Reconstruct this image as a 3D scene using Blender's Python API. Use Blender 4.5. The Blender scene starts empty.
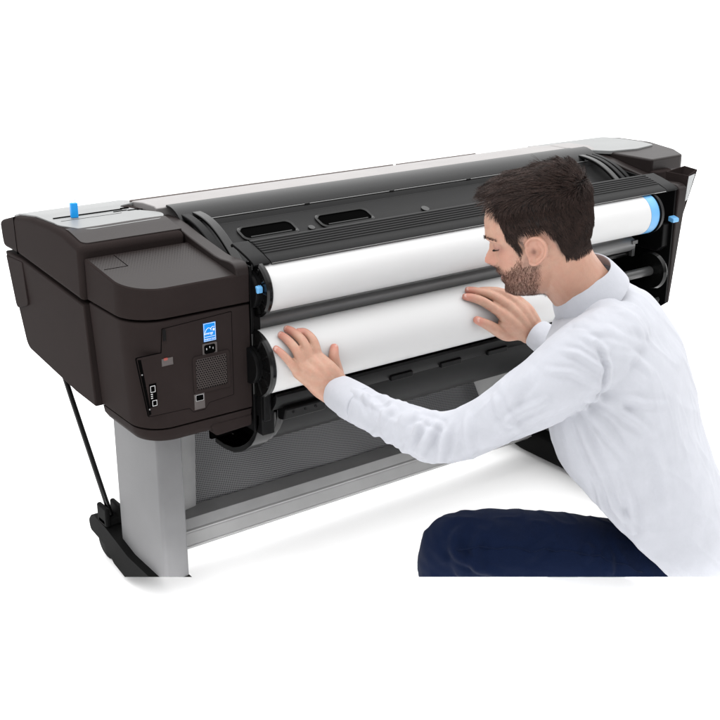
import bpy, bmesh, math, random
import numpy as np
from mathutils import Vector, Matrix
from mathutils.bvhtree import BVHTree
random.seed(7)
rng = np.random.default_rng(7)
PI = math.pi
SC = bpy.context.scene
COL = SC.collection

# ------------------------------------------------------------------ materials
def new_mat(name):
    m = bpy.data.materials.new(name); m.use_nodes = True
    return m, m.node_tree, m.node_tree.nodes['Principled BSDF']

def plastic(name, col, rough=0.45, spec=0.5, grain=0.0, gscale=900.0, metal=0.0, coat=0.0, mottled=0.06):
    """moulded plastic / painted metal: fine grain bump and a slight tone and gloss variation"""
    m, t, b = new_mat(name)
    b.inputs['Roughness'].default_value = rough
    b.inputs['Specular IOR Level'].default_value = spec
    b.inputs['Metallic'].default_value = metal
    b.inputs['Coat Weight'].default_value = coat
    tc = t.nodes.new('ShaderNodeTexCoord')
    n = t.nodes.new('ShaderNodeTexNoise'); n.inputs['Scale'].default_value = 14; n.inputs['Detail'].default_value = 6
    t.links.new(tc.outputs['Object'], n.inputs['Vector'])
    r = t.nodes.new('ShaderNodeValToRGB')
    r.color_ramp.elements[0].position = .3; r.color_ramp.elements[1].position = .7
    r.color_ramp.elements[0].color = (*[c*(1-mottled) for c in col], 1)
    r.color_ramp.elements[1].color = (*[c*(1+mottled) for c in col], 1)
    t.links.new(n.outputs['Fac'], r.inputs['Fac']); t.links.new(r.outputs['Color'], b.inputs['Base Color'])
    mr = t.nodes.new('ShaderNodeMapRange')
    mr.inputs['To Min'].default_value = rough*0.9; mr.inputs['To Max'].default_value = min(1, rough*1.1)
    t.links.new(n.outputs['Fac'], mr.inputs['Value']); t.links.new(mr.outputs['Result'], b.inputs['Roughness'])
    if grain > 0:
        g = t.nodes.new('ShaderNodeTexNoise'); g.inputs['Scale'].default_value = gscale; g.inputs['Detail'].default_value = 2
        t.links.new(tc.outputs['Object'], g.inputs['Vector'])
        bp = t.nodes.new('ShaderNodeBump'); bp.inputs['Strength'].default_value = grain; bp.inputs['Distance'].default_value = .0006
        t.links.new(g.outputs['Fac'], bp.inputs['Height']); t.links.new(bp.outputs['Normal'], b.inputs['Normal'])
    return m

BROWN = plastic('brown_black_plastic', (.0200, .0154, .0148), .42, .004, .2, 1400)
BROWN_GLOSS = plastic('brown_black_satin_plastic', (.0165, .0125, .0120), .40, .13, .12, 1400)  # lit-top copy of BROWN: shinier, so tops read lighter than sides
BROWN_LIGHT = plastic('taupe_plastic', (.245, .232, .229), .45, .5, .25, 1400)
DECK = plastic('silver_grey_plastic', (.205, .21, .21), .40, .35, .15, 1400)
BLACK = plastic('black_plastic', (.004, .004, .0042), .36, .07, .2, 1200)
BLACK_GLOSS = plastic('glossy_black_plastic', (.003, .003, .003), .18, .28)
CHARCOAL = plastic('charcoal_sheet', (.014, .014, .0142), .42, .05, .15, 900)
VOID = plastic('cavity_shade_black', (.002, .002, .002), .7, .0)  # near-black: paints the shade of wells and recesses, also joints and inner wall
FOOTM = plastic('dark_grey_casting', (.0055, .0055, .0055), .5, .02, .4, 500)
LEGM = plastic('grey_painted_steel', (.122, .122, .125), .45, .25, .15, 900, metal=.0)
BEAMM = plastic('brushed_aluminium', (.225, .225, .225), .40, .4, .2, 700, metal=.35)
SIDE_SHEET = plastic('light_grey_sheet', (.40, .40, .40), .5, .3)
CHROME = plastic('steel', (.35, .35, .35), .25, .5, metal=1.0)
BARM = plastic('dark_steel_roller', (.16, .16, .16), .32, .5, .2, 700, metal=.2)
SHAFT = plastic('blackened_steel', (.04, .04, .04), .3, .5)
BLUE = plastic('light_blue_plastic', (.11, .33, .60), .4, .5)
BLUE_CAP = plastic('bright_blue_plastic', (.0, .30, .78), .25, .5)
LABEL_BLUE = plastic('printed_blue', (.0, .20, .62), .4, .2, mottled=0)
LABEL_WHITE = plastic('printed_white', (.75, .82, .88), .45, .4, mottled=0)
RED = plastic('red_plastic', (.22, .03, .02), .4, .5)
PORT = plastic('port_plastic', (.045, .036, .034), .4, .5)

def paper_mat():
    m, t, b = new_mat('white_paper')
    b.inputs['Roughness'].default_value = .55; b.inputs['Specular IOR Level'].default_value = .3
    tc = t.nodes.new('ShaderNodeTexCoord')
    n = t.nodes.new('ShaderNodeTexNoise'); n.inputs['Scale'].default_value = 500; n.inputs['Detail'].default_value = 3
    t.links.new(tc.outputs['Object'], n.inputs['Vector'])
    bp = t.nodes.new('ShaderNodeBump'); bp.inputs['Strength'].default_value = .06; bp.inputs['Distance'].default_value = .0004
    t.links.new(n.outputs['Fac'], bp.inputs['Height']); t.links.new(bp.outputs['Normal'], b.inputs['Normal'])
    b.inputs['Base Color'].default_value = (.54, .54, .54, 1)
    return m
PAPER = paper_mat()

def mesh_fabric_mat():
    """open woven grey netting: two crossed sets of threads, slightly out of square"""
    m, t, b = new_mat('woven_grey_netting')
    b.inputs['Roughness'].default_value = .7; b.inputs['Specular IOR Level'].default_value = .25
    tc = t.nodes.new('ShaderNodeTexCoord')
    nz = t.nodes.new('ShaderNodeTexNoise'); nz.inputs['Scale'].default_value = 5; nz.inputs['Detail'].default_value = 2
    t.links.new(tc.outputs['Object'], nz.inputs['Vector'])
    mix = t.nodes.new('ShaderNodeVectorMath'); mix.operation = 'MULTIPLY_ADD'
    mix.inputs[1].default_value = (.016, .016, .016)
    t.links.new(nz.outputs['Color'], mix.inputs[0]); t.links.new(tc.outputs['Object'], mix.inputs[2])
    waves = []
    for rot in ((0, math.radians(0), 0), (0, math.radians(82), 0)):
        mp = t.nodes.new('ShaderNodeMapping'); mp.inputs['Rotation'].default_value = rot
        t.links.new(mix.outputs['Vector'], mp.inputs['Vector'])
        w = t.nodes.new('ShaderNodeTexWave'); w.wave_type = 'BANDS'; w.bands_direction = 'X'
        w.inputs['Scale'].default_value = 74; w.inputs['Distortion'].default_value = 0
        t.links.new(mp.outputs['Vector'], w.inputs['Vector']); waves.append(w)
    mul = t.nodes.new('ShaderNodeMath'); mul.operation = 'MAXIMUM'
    t.links.new(waves[0].outputs['Fac'], mul.inputs[0]); t.links.new(waves[1].outputs['Fac'], mul.inputs[1])
    r = t.nodes.new('ShaderNodeValToRGB')
    r.color_ramp.elements[0].position = .45; r.color_ramp.elements[0].color = (.034, .034, .035, 1)
    r.color_ramp.elements[1].position = 1.0; r.color_ramp.elements[1].color = (.255, .255, .26, 1)
    t.links.new(mul.outputs['Value'], r.inputs['Fac']); t.links.new(r.outputs['Color'], b.inputs['Base Color'])
    return m
NET = mesh_fabric_mat()

def dots_mat(name, base, dot, pitch, plane, frac=.3, stagger=True, fade=None, spec=.13):
    """rows of small round dimples / holes; plane = the two object axes the rows follow"""
    m, t, b = new_mat(name)
    b.inputs['Roughness'].default_value = .42; b.inputs['Specular IOR Level'].default_value = .13
    tc = t.nodes.new('ShaderNodeTexCoord'); sp = t.nodes.new('ShaderNodeSeparateXYZ')
    t.links.new(tc.outputs['Object'], sp.inputs['Vector'])
    def mth(op, a, bb=None, c=None):
        n = t.nodes.new('ShaderNodeMath'); n.operation = op
        for i, v in enumerate((a, bb, c)):
            if v is None: continue
            if isinstance(v, (int, float)): n.inputs[i].default_value = v
            else: t.links.new(v, n.inputs[i])
        return n.outputs[0]
    u = mth('DIVIDE', sp.outputs[plane[0]], pitch); v = mth('DIVIDE', sp.outputs[plane[1]], pitch*.87)
    row = mth('FLOOR', v)
    if stagger:
        u = mth('ADD', u, mth('MULTIPLY', mth('MODULO', mth('ABSOLUTE', row), 2), .5))
    fu = mth('SUBTRACT', mth('FRACT', u), .5); fv = mth('SUBTRACT', mth('FRACT', v), .5)
    d = mth('SQRT', mth('ADD', mth('MULTIPLY', fu, fu), mth('MULTIPLY', fv, fv)))
    if fade:                                  # dots shrink to nothing across the surface
        f = t.nodes.new('ShaderNodeMapRange'); f.inputs['From Min'].default_value = fade[0]; f.inputs['From Max'].default_value = fade[1]
        f.inputs['To Min'].default_value = 0; f.inputs['To Max'].default_value = frac
        t.links.new(sp.outputs['Y'], f.inputs['Value']); k = mth('LESS_THAN', d, f.outputs['Result'])
    else: k = mth('LESS_THAN', d, frac)
    t.links.new(mth('MULTIPLY', mth('SUBTRACT', 1, mth('MULTIPLY', k, .6)), spec), b.inputs['Specular IOR Level'])
    mx = t.nodes.new('ShaderNodeMix'); mx.data_type = 'RGBA'
    mx.inputs['A'].default_value = (*base, 1); mx.inputs['B'].default_value = (*dot, 1)
    t.links.new(k, mx.inputs['Factor']); t.links.new(mx.outputs['Result'], b.inputs['Base Color'])
    bp = t.nodes.new('ShaderNodeBump'); bp.inputs['Strength'].default_value = .8; bp.inputs['Distance'].default_value = .0012
    bp.invert = True
    t.links.new(k, bp.inputs['Height']); t.links.new(bp.outputs['Normal'], b.inputs['Normal'])
    return m
LID_DOTS = dots_mat('dimpled_taupe_plastic', (.0165, .0125, .0120), (.010, .008, .0078), .0062, ('X', 'Y'), .24, fade=(-.24, -.13))
GRILLE = dots_mat('perforated_grille', (.045, .036, .034), (.002, .002, .002), .0052, ('X', 'Z'), .36)

# ------------------------------------------------------------------ mesh helpers
def prism(bm, pts, axis, a, b):
    """closed polygon pts extruded along an axis from a to b; X: (y,z)  Y: (x,z)  Z: (x,y)"""
    def P(p, h):
        return {'X': (h, p[0], p[1]), 'Y': (p[0], h, p[1]), 'Z': (p[0], p[1], h)}[axis]
    lo = [bm.verts.new(P(p, a)) for p in pts]; hi = [bm.verts.new(P(p, b)) for p in pts]
    n = len(pts); fs = [bm.faces.new(lo), bm.faces.new(hi)]
    for i in range(n):
        fs.append(bm.faces.new((lo[i], lo[(i+1) % n], hi[(i+1) % n], hi[i])))
    bmesh.ops.recalc_face_normals(bm, faces=fs)
    return lo, hi, fs

def box(bm, x0, x1, y0, y1, z0, z1):
    return prism(bm, [(x0, y0), (x1, y0), (x1, y1), (x0, y1)], 'Z', z0, z1)

def rpoly(pts, seg=6):
    """polygon with rounded corners; pts: (u, v, radius)"""
    out = []; n = len(pts)
    for i in range(n):
        p = Vector(pts[i][:2]); r = pts[i][2] if len(pts[i]) > 2 else 0
        if r <= 0: out.append(tuple(p)); continue
        a = (Vector(pts[i-1][:2])-p); b = (Vector(pts[(i+1) % n][:2])-p)
        a.normalize(); b.normalize(); ang = a.angle(b)
        d = r/math.tan(ang/2); c = p+(a+b).normalized()*(r/math.sin(ang/2))
        s = p+a*d-c; e = p+b*d-c
        a0 = math.atan2(s.y, s.x); a1 = math.atan2(e.y, e.x); da = (a1-a0+PI) % (2*PI)-PI
        for k in range(seg+1):
            t = a0+da*k/seg; out.append((c.x+r*math.cos(t), c.y+r*math.sin(t)))
    return out

def strip_profile(top, thick):
    """open polyline (y,z) thickened into a closed polygon"""
    n = len(top); low = []
    for i in range(n):
        a = Vector(top[max(0, i-1)]); b = Vector(top[min(n-1, i+1)]); d = (b-a).normalized()
        low.append((top[i][0]+d.y*thick, top[i][1]-d.x*thick))
    return list(top)+low[::-1]

def lathe(bm, prof, y, z, seg=64, x_axis=True, centre=None):
    """surface of revolution about an X-parallel axis through (y,z); prof: (x, r)"""
    rings = []
    for x, r in prof:
        if r <= 1e-6: rings.append([bm.verts.new((x, y, z))]); continue
        rings.append([bm.verts.new((x, y+r*math.cos(2*PI*k/seg), z+r*math.sin(2*PI*k/seg))) for k in range(seg)])
    fs = []
    for A, B in zip(rings, rings[1:]):
        for k in range(seg):
            j = (k+1) % seg
            if len(A) == 1: q = (A[0], B[k], B[j])
            elif len(B) == 1: q = (A[k], A[j], B[0])
            else: q = (A[k], A[j], B[j], B[k])
            fs.append(bm.faces.new(q))
    bmesh.ops.recalc_face_normals(bm, faces=fs)

def tube(bm, pts, r, seg=12, caps=True):
    pts = [Vector(p) for p in pts]; n = len(pts); rr = r if isinstance(r, (list, tuple)) else [r]*n
    rings = []; up = None
    for i in range(n):
        d = (pts[min(n-1, i+1)]-pts[max(0, i-1)]).normalized()
        if up is None:
            up = Vector((0, 0, 1)) if abs(d.z) < .9 else Vector((1, 0, 0))
        s = d.cross(up).normalized(); up = s.cross(d).normalized()
        rings.append([bm.verts.new(pts[i]+(s*math.cos(2*PI*k/seg)+up*math.sin(2*PI*k/seg))*rr[i]) for k in range(seg)])
    fs = []
    for A, B in zip(rings, rings[1:]):
        for k in range(seg):
            fs.append(bm.faces.new((A[k], A[(k+1) % seg], B[(k+1) % seg], B[k])))
    if caps:
        fs.append(bm.faces.new(rings[0])); fs.append(bm.faces.new(rings[-1]))
    bmesh.ops.recalc_face_normals(bm, faces=fs)

def sheet(bm, plan, ztop, z0, cuts=()):
    """plan polygon (x,y) with a top that follows ztop(x, y) and a bottom at z0 (number or function)"""
    lo, hi, fs = prism(bm, plan, 'Z', 0.0, 1.0)
    for y in cuts:
        g = list(bm.verts)+list(bm.edges)+list(bm.faces)
        bmesh.ops.bisect_plane(bm, geom=g, plane_co=(0, y, 0), plane_no=(0, 1, 0))
    for v in bm.verts:
        v.co.z = ztop(v.co.x, v.co.y) if v.co.z > .5 else (z0(v.co.x, v.co.y) if callable(z0) else z0)

# the photograph ends at a straight lower edge: what lies below it is not modelled
FRAME_N = Vector((0, 0, 0)); FRAME_P = Vector((0, 0, 0))   # set once the camera is known

def link(name, me, mat, parent=None, bevel=0, seg=3, sharp=40, harden=True):
    o = bpy.data.objects.new(name, me); COL.objects.link(o)
    if mat is not None: me.materials.append(mat)
    me.shade_smooth()
    me.set_sharp_from_angle(angle=math.radians(sharp))
    if bevel > 0:
        md = o.modifiers.new('edges', 'BEVEL'); md.width = bevel; md.segments = seg; md.limit_method = 'ANGLE'
        md.angle_limit = math.radians(32); md.harden_normals = harden
        md.miter_outer = 'MITER_ARC'
    if parent is not None: o.parent = parent
    return o

def make(name, bm, mat, parent=None, bevel=0, seg=3, sharp=40, trim=False):
    if trim: trim_bm(bm)
    me = bpy.data.meshes.new(name); bm.to_mesh(me); bm.free()
    return link(name, me, mat, parent, bevel, seg, sharp)

def trim_bm(bm):
    g = list(bm.verts)+list(bm.edges)+list(bm.faces)
    r = bmesh.ops.bisect_plane(bm, geom=g, plane_co=FRAME_P, plane_no=FRAME_N, clear_inner=True)
    ed = [e for e in r['geom_cut'] if isinstance(e, bmesh.types.BMEdge)]
    if ed:
        bmesh.ops.holes_fill(bm, edges=ed, sides=0)

def BM(): return bmesh.new()

def thing(name, label, cat, loc=(0, 0, 0), group=None):
    o = bpy.data.objects.new(name, None); COL.objects.link(o); o.location = loc
    o.empty_display_size = .1
    o['label'] = label; o['category'] = cat
    if group: o['group'] = group
    return o

def text(name, s, size, loc, rot, mat, parent, depth=.0003):
    cu = bpy.data.curves.new(name, 'FONT'); cu.body = s; cu.size = size; cu.extrude = depth
    cu.align_x = 'CENTER'; cu.align_y = 'CENTER'
    tmp = bpy.data.objects.new(name+'_tmp', cu); COL.objects.link(tmp)
    dg = bpy.context.evaluated_depsgraph_get()
    me = bpy.data.meshes.new_from_object(tmp.evaluated_get(dg)); bpy.data.objects.remove(tmp)
    me.transform(Matrix.Translation(loc) @ rot.to_4x4())
    o = bpy.data.objects.new(name, me); COL.objects.link(o); me.materials.clear(); me.materials.append(mat); o.parent = parent
    return o

# ------------------------------------------------------------------ camera
F_PX = 1170.0
TILT = math.atan(426/F_PX)
RIGHT = Vector((.81002629, -.58639356, 0)).normalized()
FWDH = Vector((.58639356, .81002629, 0)).normalized()
CAM = Vector((-.8030922, -1.91320556, 1.36))
FWD = FWDH*math.cos(TILT)-Vector((0, 0, 1))*math.sin(TILT)
UP = RIGHT.cross(FWD).normalized()
cd = bpy.data.cameras.new('camera'); cam = bpy.data.objects.new('camera', cd); COL.objects.link(cam)
cd.sensor_width = 36; cd.lens = F_PX/720*36; cd.clip_end = 200; cd.clip_start = .05
cam.matrix_world = Matrix.Translation(CAM) @ Matrix((RIGHT, UP, -FWD)).transposed().to_4x4()
SC.camera = cam
_low = (FWD-UP*(217.0/F_PX)).normalized()
FRAME_N = RIGHT.cross(_low).normalized(); FRAME_P = CAM.copy()
if FRAME_N.z < 0: FRAME_N = -FRAME_N
# ------------------------------------------------------------------ floor
bm = BM()
vs = [bm.verts.new(p) for p in ((-14, -6, 0), (22, -6, 0), (22, 26, 0), (-14, 26, 0))]; bm.faces.new(vs)
def floor_mat():
    m, t, b = new_mat('white_studio_floor')
    b.inputs['Base Color'].default_value = (.95, .95, .95, 1); b.inputs['Roughness'].default_value = .75
    b.inputs['Specular IOR Level'].default_value = .15
    return m
fl = make('floor', bm, floor_mat()); fl['kind'] = 'structure'

# ------------------------------------------------------------------ printer
PR = thing('large_format_printer', 'large dark brown roll-fed printer on a grey stand, the man reaching into its back', 'printer', (.8, .3, 0))
def pp(name, bm, mat, bevel=0, seg=3, sharp=40, parent=None, trim=False):
    """a part of the printer (or of one of its parts); geometry is given in world coordinates"""
    par = PR if parent is None else parent
    if trim: trim_bm(bm)
    me = bpy.data.meshes.new(name); bm.to_mesh(me); bm.free()
    if par is PR: me.transform(Matrix.Translation(-Vector((.8, .3, 0))))
    o = link(name, me, mat, par, bevel, seg, sharp)
    if par is not PR: me.transform(Matrix.Translation(-Vector((.8, .3, 0))))
    return o

# near side housing: lower body, upper cover, silver deck
bm = BM()
lo, hi, fs = prism(bm, rpoly([(.632, .690, 0), (.566, .477, .03), (.30, .452, .03), (.20, .450, .004), (.203, .668, 0), (.534, .691, 0)]), 'X', .052, .312)
for v in bm.verts:
    if v.co.x < .1: v.co.x += max(0, (.68-v.co.z))*.03
side_housing = pp('side_housing', bm, BROWN, .014, 4)
bm = BM(); prism(bm, rpoly([(.626, .680, 0), (.590, .565, .012), (.515, .590, .012), (.528, .6855, 0)]), 'X', .0505, .06)
pp('access_door', bm, BROWN, .0015, 2, parent=side_housing)
bm = BM()
prism(bm, [(.636, .697), (.545, .6985), (.203, .675), (.200, .784), (.215, .788), (.282, .8005), (.35, .803), (.45, .7985), (.545, .785), (.648, .757), (.643, .72)], 'X', .050, .2835)
side_cover = pp('side_cover', bm, BROWN, .011, 4)
bm = BM(); prism(bm, [(.546, .70), (.5475, .70), (.551, .782), (.5495, .782)], 'X', .0492, .06)
pp('seam_line', bm, VOID, parent=side_cover)
bm = BM(); plan = rpoly([(.066, .30, 0), (.066, .214, .014), (.2825, .214, 0), (.2825, .30, 0)], 5)
def rimz(x, y): return .7885+(.8015-.7885)*min(1, max(0, (y-.215)/.067))
sheet(bm, plan, lambda x, y: rimz(x, y)+.0012, lambda x, y: rimz(x, y)-.004, (.24, .26, .282))
pp('rim_top_skin', bm, BROWN_GLOSS, .0008, 2, parent=side_cover)  # skin added over the cover's rim so its top reads lighter
def ztop(x, y):
    ks = [(.26, .7995), (.282, .8025), (.35, .8055), (.45, .8015), (.55, .788), (.64, .762)]
    for (a, za), (b, zb) in zip(ks, ks[1:]):
        if y <= b: return za+(zb-za)*(y-a)/(b-a)
    return .762
bm = BM()
plan = rpoly([(.064, .600, .02), (.064, .330, .045), (.098, .272, .035), (.270, .276, .02), (.296, .312, .03), (.262, .352, .02), (.255, .395, .02), (.235, .43, .02), (.305, .455, 0), (.305, .600, .02)], 5)
sheet(bm, plan, ztop, lambda x, y: ztop(x, y)-.006, (.30, .33, .35, .38, .41, .45, .5, .55))
deck = pp('deck_panel', bm, DECK, .0015, 2)
bm = BM()
for (x0, x1, y0, y1) in ((.078, .232, .3875, .392), (.232, .250, .392, .398), (.236, .262, .366, .372), (.255, .268, .360, .366), (.206, .236, .372, .376)):
    box(bm, x0, x1, y0, y1, .7985, .8058)
for (x0, x1, y) in ((.080, .215, .353), ):
    box(bm, x0, x1, y, y+.0012, .8, .80585)
pp('slot', bm, VOID, parent=deck)

# electronics box at the back, its lid and the arms
bm = BM()
plan = rpoly([(.061, .196, 0), (.061, 0, .068), (.3135, 0, .004), (.3135, .196, 0)], 12)
lo, hi, fs = prism(bm, plan, 'Z', .4565, .6745)
for v in bm.verts:
    k = (.675-v.co.z)
    v.co.x += k*.05*max(0, (.2-v.co.x)/.14)
rear_box = pp('rear_box', bm, BROWN, .0025, 3)
bm = BM()
prev = None; rings = []
for z, ins in ((.453, .0015), (.438, .004), (.424, .013), (.417, .028)):
    pl = rpoly([(.0725+ins, .196, 0), (.0725+ins, ins, .062), (.3130-ins*.2, ins, .004), (.3130-ins*.2, .196, 0)], 12)
    rings.append([bm.verts.new((x, y, z+(.016*max(0, 1-abs(x-.19)/.03) if z < .43 else 0))) for x, y in pl])
for A, B in zip(rings, rings[1:]):
    for k in range(len(A)): bm.faces.new((A[k], A[(k+1) % len(A)], B[(k+1) % len(A)], B[k]))
bm.faces.new(rings[0]); bm.faces.new(rings[-1]); bmesh.ops.recalc_face_normals(bm, faces=bm.faces)
pp('base_skirt', bm, BROWN, 0, parent=rear_box, sharp=50)
bm = BM(); prism(bm, rpoly([(.214, .440, .006), (.228, .412, .008), (.312, .416, .006), (.312, .440, .004)]), 'Y', .002, .15)
pp('base_skirt', bm, BROWN, .006, 3, parent=rear_box)
bm = BM()
plan = rpoly([(.0595, .199, 0), (.0595, -.0015, .074), (.3140, -.0015, .004), (.3140, .199, 0)], 14)
sheet(bm, plan, lambda x, y: .738+.026*max(0, y)/.2, .6795)
rear_lid = pp('rear_box_lid', bm, BROWN, .005, 4)
# dimpled skin added over the lid, shinier so its top reads lighter, and the small square at its corner
def lidz(x, y): return .738+.026*max(0, y)/.2
bm = BM()
sheet(bm, rpoly([(.0635, .1945, 0), (.0635, .0025, .072), (.284, .0025, .004), (.284, .1945, 0)], 14), lambda x, y: lidz(x, y)+.0005, lambda x, y: lidz(x, y)-.001)
pp('grip_surface', bm, LID_DOTS, parent=rear_lid)
bm = BM()
for x0, x1, y0, y1 in ((.070, .1195, .128, .1292), (.1183, .1195, .128, .19)):
    sheet_b = [(x0, y0), (x1, y0), (x1, y1), (x0, y1)]
    b2 = BM(); sheet(b2, sheet_b, lambda x, y: lidz(x, y)+.0010, lambda x, y: lidz(x, y)-.001)
    me_ = bpy.data.meshes.new('t'); b2.to_mesh(me_); b2.free(); bm.from_mesh(me_); bpy.data.meshes.remove(me_)
pp('seam_line', bm, VOID, parent=rear_lid)
arm_prof = [(.335, .793), (.285, .795), (.24, .788), (.196, .779), (.150, .771), (.113, .765), (.085, .7605), (.06, .759), (.025, .7605), (.010, .7585), (.002, .7525), (-.001, .744), (-.001, .690), (.10, .690), (.335, .74)]
bm = BM(); prism(bm, arm_prof, 'X', .2845, .3148)
pp('side_arm', bm, BROWN_GLOSS, .004, 4)
bm = BM(); prism(bm, [(.0, .40), (.0, .75), (.05, .752), (.33, .77), (.33, .40)], 'X', .3155, .321)
pp('inner_plate', bm, BLACK, .001)

# connector panel
outline = rpoly([(.121, .660, .002), (.271, .667, .002), (.269, .494, .002), (.214, .490, .004), (.204, .478, .004), (.178, .478, .004), (.170, .488, .004), (.083, .491, .002), (.065, .613, .003), (.117, .613, .001)], 3)
cen = Vector((.17, .57))
bm = BM(); prism(bm, [tuple(cen+(Vector(p)-cen)*1.012) for p in outline], 'Y', -.0003, .004)
gro = pp('panel_seam', bm, VOID)
bm = BM(); prism(bm, outline, 'Y', -.0012, .004)
io = pp('connector_panel', bm, BROWN, .0008, 2)
def iop(name, fn, mat, bevel=0, sharp=40, seg=2):
    bm = BM(); fn(bm); return pp(name, bm, mat, bevel, seg, sharp, parent=io)
def ring_y(bm, o, i, y0, y1):
    n = len(o); A = [[bm.verts.new((p[0], y, p[1])) for p in q] for q, y in ((o, y0), (i, y0), (i, y1), (o, y1))]
    for a, b in ((0, 1), (1, 2), (2, 3), (3, 0)):
        for k in range(n): bm.faces.new((A[a][k], A[a][(k+1) % n], A[b][(k+1) % n], A[b][k]))
    bmesh.ops.recalc_face_normals(bm, faces=bm.faces)
def rrect(x0, x1, z0, z1, r, s=4): return rpoly([(x0, z0, r), (x1, z0, r), (x1, z1, r), (x0, z1, r)], s)
# blue efficiency label with its swoosh, star and lettering
iop('efficiency_label', lambda b: box(b, .2075, .2345, -.0019, 0, .617, .6545), LABEL_BLUE)
def swoosh(b):
    pts = [(.2105, .6355), (.2135, .6415), (.218, .6445), (.2225, .643), (.2245, .6385)]
    tube(b, [(x, -.0021, z) for x, z in pts], .00055, 6)
    tube(b, [(x, -.0021, z) for x, z in ((.2225, .6415), (.227, .6455), (.2315, .645))], .0005, 6)
    box(b, .2095, .2325, -.0023, -.0018, .6262, .6269)
    star = []
    for k in range(10):
        r = .0036 if k % 2 == 0 else .0015; a = PI/2+k*PI/5
        star.append((.2297+r*math.cos(a), .6395+r*math.sin(a)))
    prism(b, star, 'Y', -.0023, -.0018)
    ring_y(b, rrect(.2083, .2337, .6178, .6537, .0005, 1), rrect(.2089, .2331, .6184, .6531, .0005, 1), -.0021, -.0018)
iop('label_emblem', swoosh, LABEL_WHITE)
ROT_BACK = Matrix.Rotation(PI/2, 3, 'X')
OFS = Vector((-.8, -.3, 0))
text('label_writing', 'energy', .0072, Vector((.2185, -.0022, .6335))+OFS, ROT_BACK, LABEL_WHITE, io)
text('label_writing', 'ENERGY STAR', .0036, Vector((.221, -.0022, .6215))+OFS, ROT_BACK, LABEL_WHITE, io)
# mains socket
iop('power_socket', lambda b: ring_y(b, rrect(.2035, .2355, .588, .6135, .002), rrect(.207, .232, .592, .6105, .004), -.0026, .001), PORT, .0005)
iop('socket_well', lambda b: box(b, .206, .233, -.0016, .001, .591, .612), VOID)
def pins(b):
    for x in (.2125, .2195, .2265): box(b, x-.001, x+.001, -.0024, 0, .600 if x != .2195 else .603, .604 if x != .2195 else .607)
iop('socket_pins', pins, CHROME)
iop('socket_sill', lambda b: box(b, .2035, .2355, -.0032, 0, .5872, .5898), CHROME, .0005)
# fan grille
iop('fan_frame', lambda b: ring_y(b, rrect(.180, .263, .514, .592, .007), rrect(.187, .256, .521, .585, .005), -.0040, .001), BROWN, .0016, seg=3)
iop('fan_grille', lambda b: prism(b, rrect(.185, .258, .519, .587, .004), 'Y', -.0016, .001), GRILLE)
# network port, usb ports, switch, status light
iop('network_port', lambda b: ring_y(b, rrect(.180, .203, .4815, .514, .001), rrect(.184, .200, .4995, .5115, .001), -.0026, .001), PORT, .0005)
iop('port_well', lambda b: box(b, .183, .201, -.0015, .001, .499, .512), VOID)
def netpins(b):
    ring_y(b, rrect(.1832, .2008, .4988, .5122, .0006, 1), rrect(.1842, .1998, .4998, .5112, .0006, 1), -.003, 0)
iop('port_rim', netpins, CHROME)
iop('indicator_bay', lambda b: box(b, .1155, .1395, -.0024, 0, .5865, .6015), PORT, .0006)
iop('status_light', lambda b: box(b, .120, .128, -.0030, -.001, .5975, .6025), RED, .0005)
iop('power_switch', lambda b: box(b, .121, .1275, -.0032, 0, .637, .6595), BLACK, .0008)
def usb(b):
    box(b, .0865, .1015, -.0018, 0, .509, .5565)
iop('usb_bay', usb, VOID)
def usb2(b):
    ring_y(b, rrect(.088, .0985, .5395, .553, .001, 2), rrect(.0891, .0974, .5407, .5518, .0008, 2), -.003, 0)
    ring_y(b, rrect(.0905, .1005, .511, .523, .001, 2), rrect(.0916, .0994, .5122, .5218, .0008, 2), -.003, 0)
    for z in (.527, .531, .535): box(b, .0885, .0925, -.0028, 0, z, z+.0018)
iop('usb_port', usb2, CHROME)
def recess(b):
    prism(b, [(.0665, .610), (.0735, .609), (.0875, .496), (.083, .493)], 'Y', -.0016, 0)
iop('recess_shade', recess, VOID)  # raised dark plate that paints the shade of a recess
for x, z in ((.0735, .579), (.0845, .506)):
    iop('screw', lambda b: prism(b, [(x+.0016*math.cos(k*PI/6), z+.0016*math.sin(k*PI/6)) for k in range(12)], 'Y', -.0026, 0), BARM, .0004)

# long covers between the two ends
bm = BM(); prism(bm, [(.334, .800), (.332, .8095), (.345, .8125), (.40, .811), (.455, .804), (.462, .797), (.46, .78), (.334, .78)], 'X', .286, 1.52)
top_cover = pp('top_cover', bm, BROWN_LIGHT, .003, 3)
bm = BM(); box(bm, .285, 1.02, .4585, .4640, .796, .8052); box(bm, 1.03, 1.30, .4585, .4640, .796, .8048)
pp('cover_edge', bm, plastic('taupe_edge', (.14, .12, .115), .45, .2), .001, parent=top_cover)
X0, X1 = .322, 1.575
bm = BM()
prism(bm, strip_profile([(.278, .7865), (.268, .7850), (.262, .7858), (.256, .781), (.251, .776), (.249, .7765), (.2465, .7745), (.20, .7575), (.15, .7385), (.10, .7195)], -.005), 'X', X0-.012, X1)
rc = pp('roll_cover', bm, CHARCOAL, .0012, 2, sharp=28)
bm = BM()
prism(bm, strip_profile([(.336, .8135), (.326, .8140), (.314, .8130), (.302, .8100), (.292, .8060), (.283, .8010), (.275, .7955), (.2685, .7890)], -.004), 'X', X0-.012, X1)
pp('cover_hood', bm, plastic('polished_black_plastic', (.008, .008, .0082), .26, .18, .05, 900), .0008, 2, sharp=50, parent=rc)
def on_cover(x, y, h=0):    # a point on the sloping back of the roll cover
    return (x, y-h*.36, .7575+(y-.20)*.378+h*.93)
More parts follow.
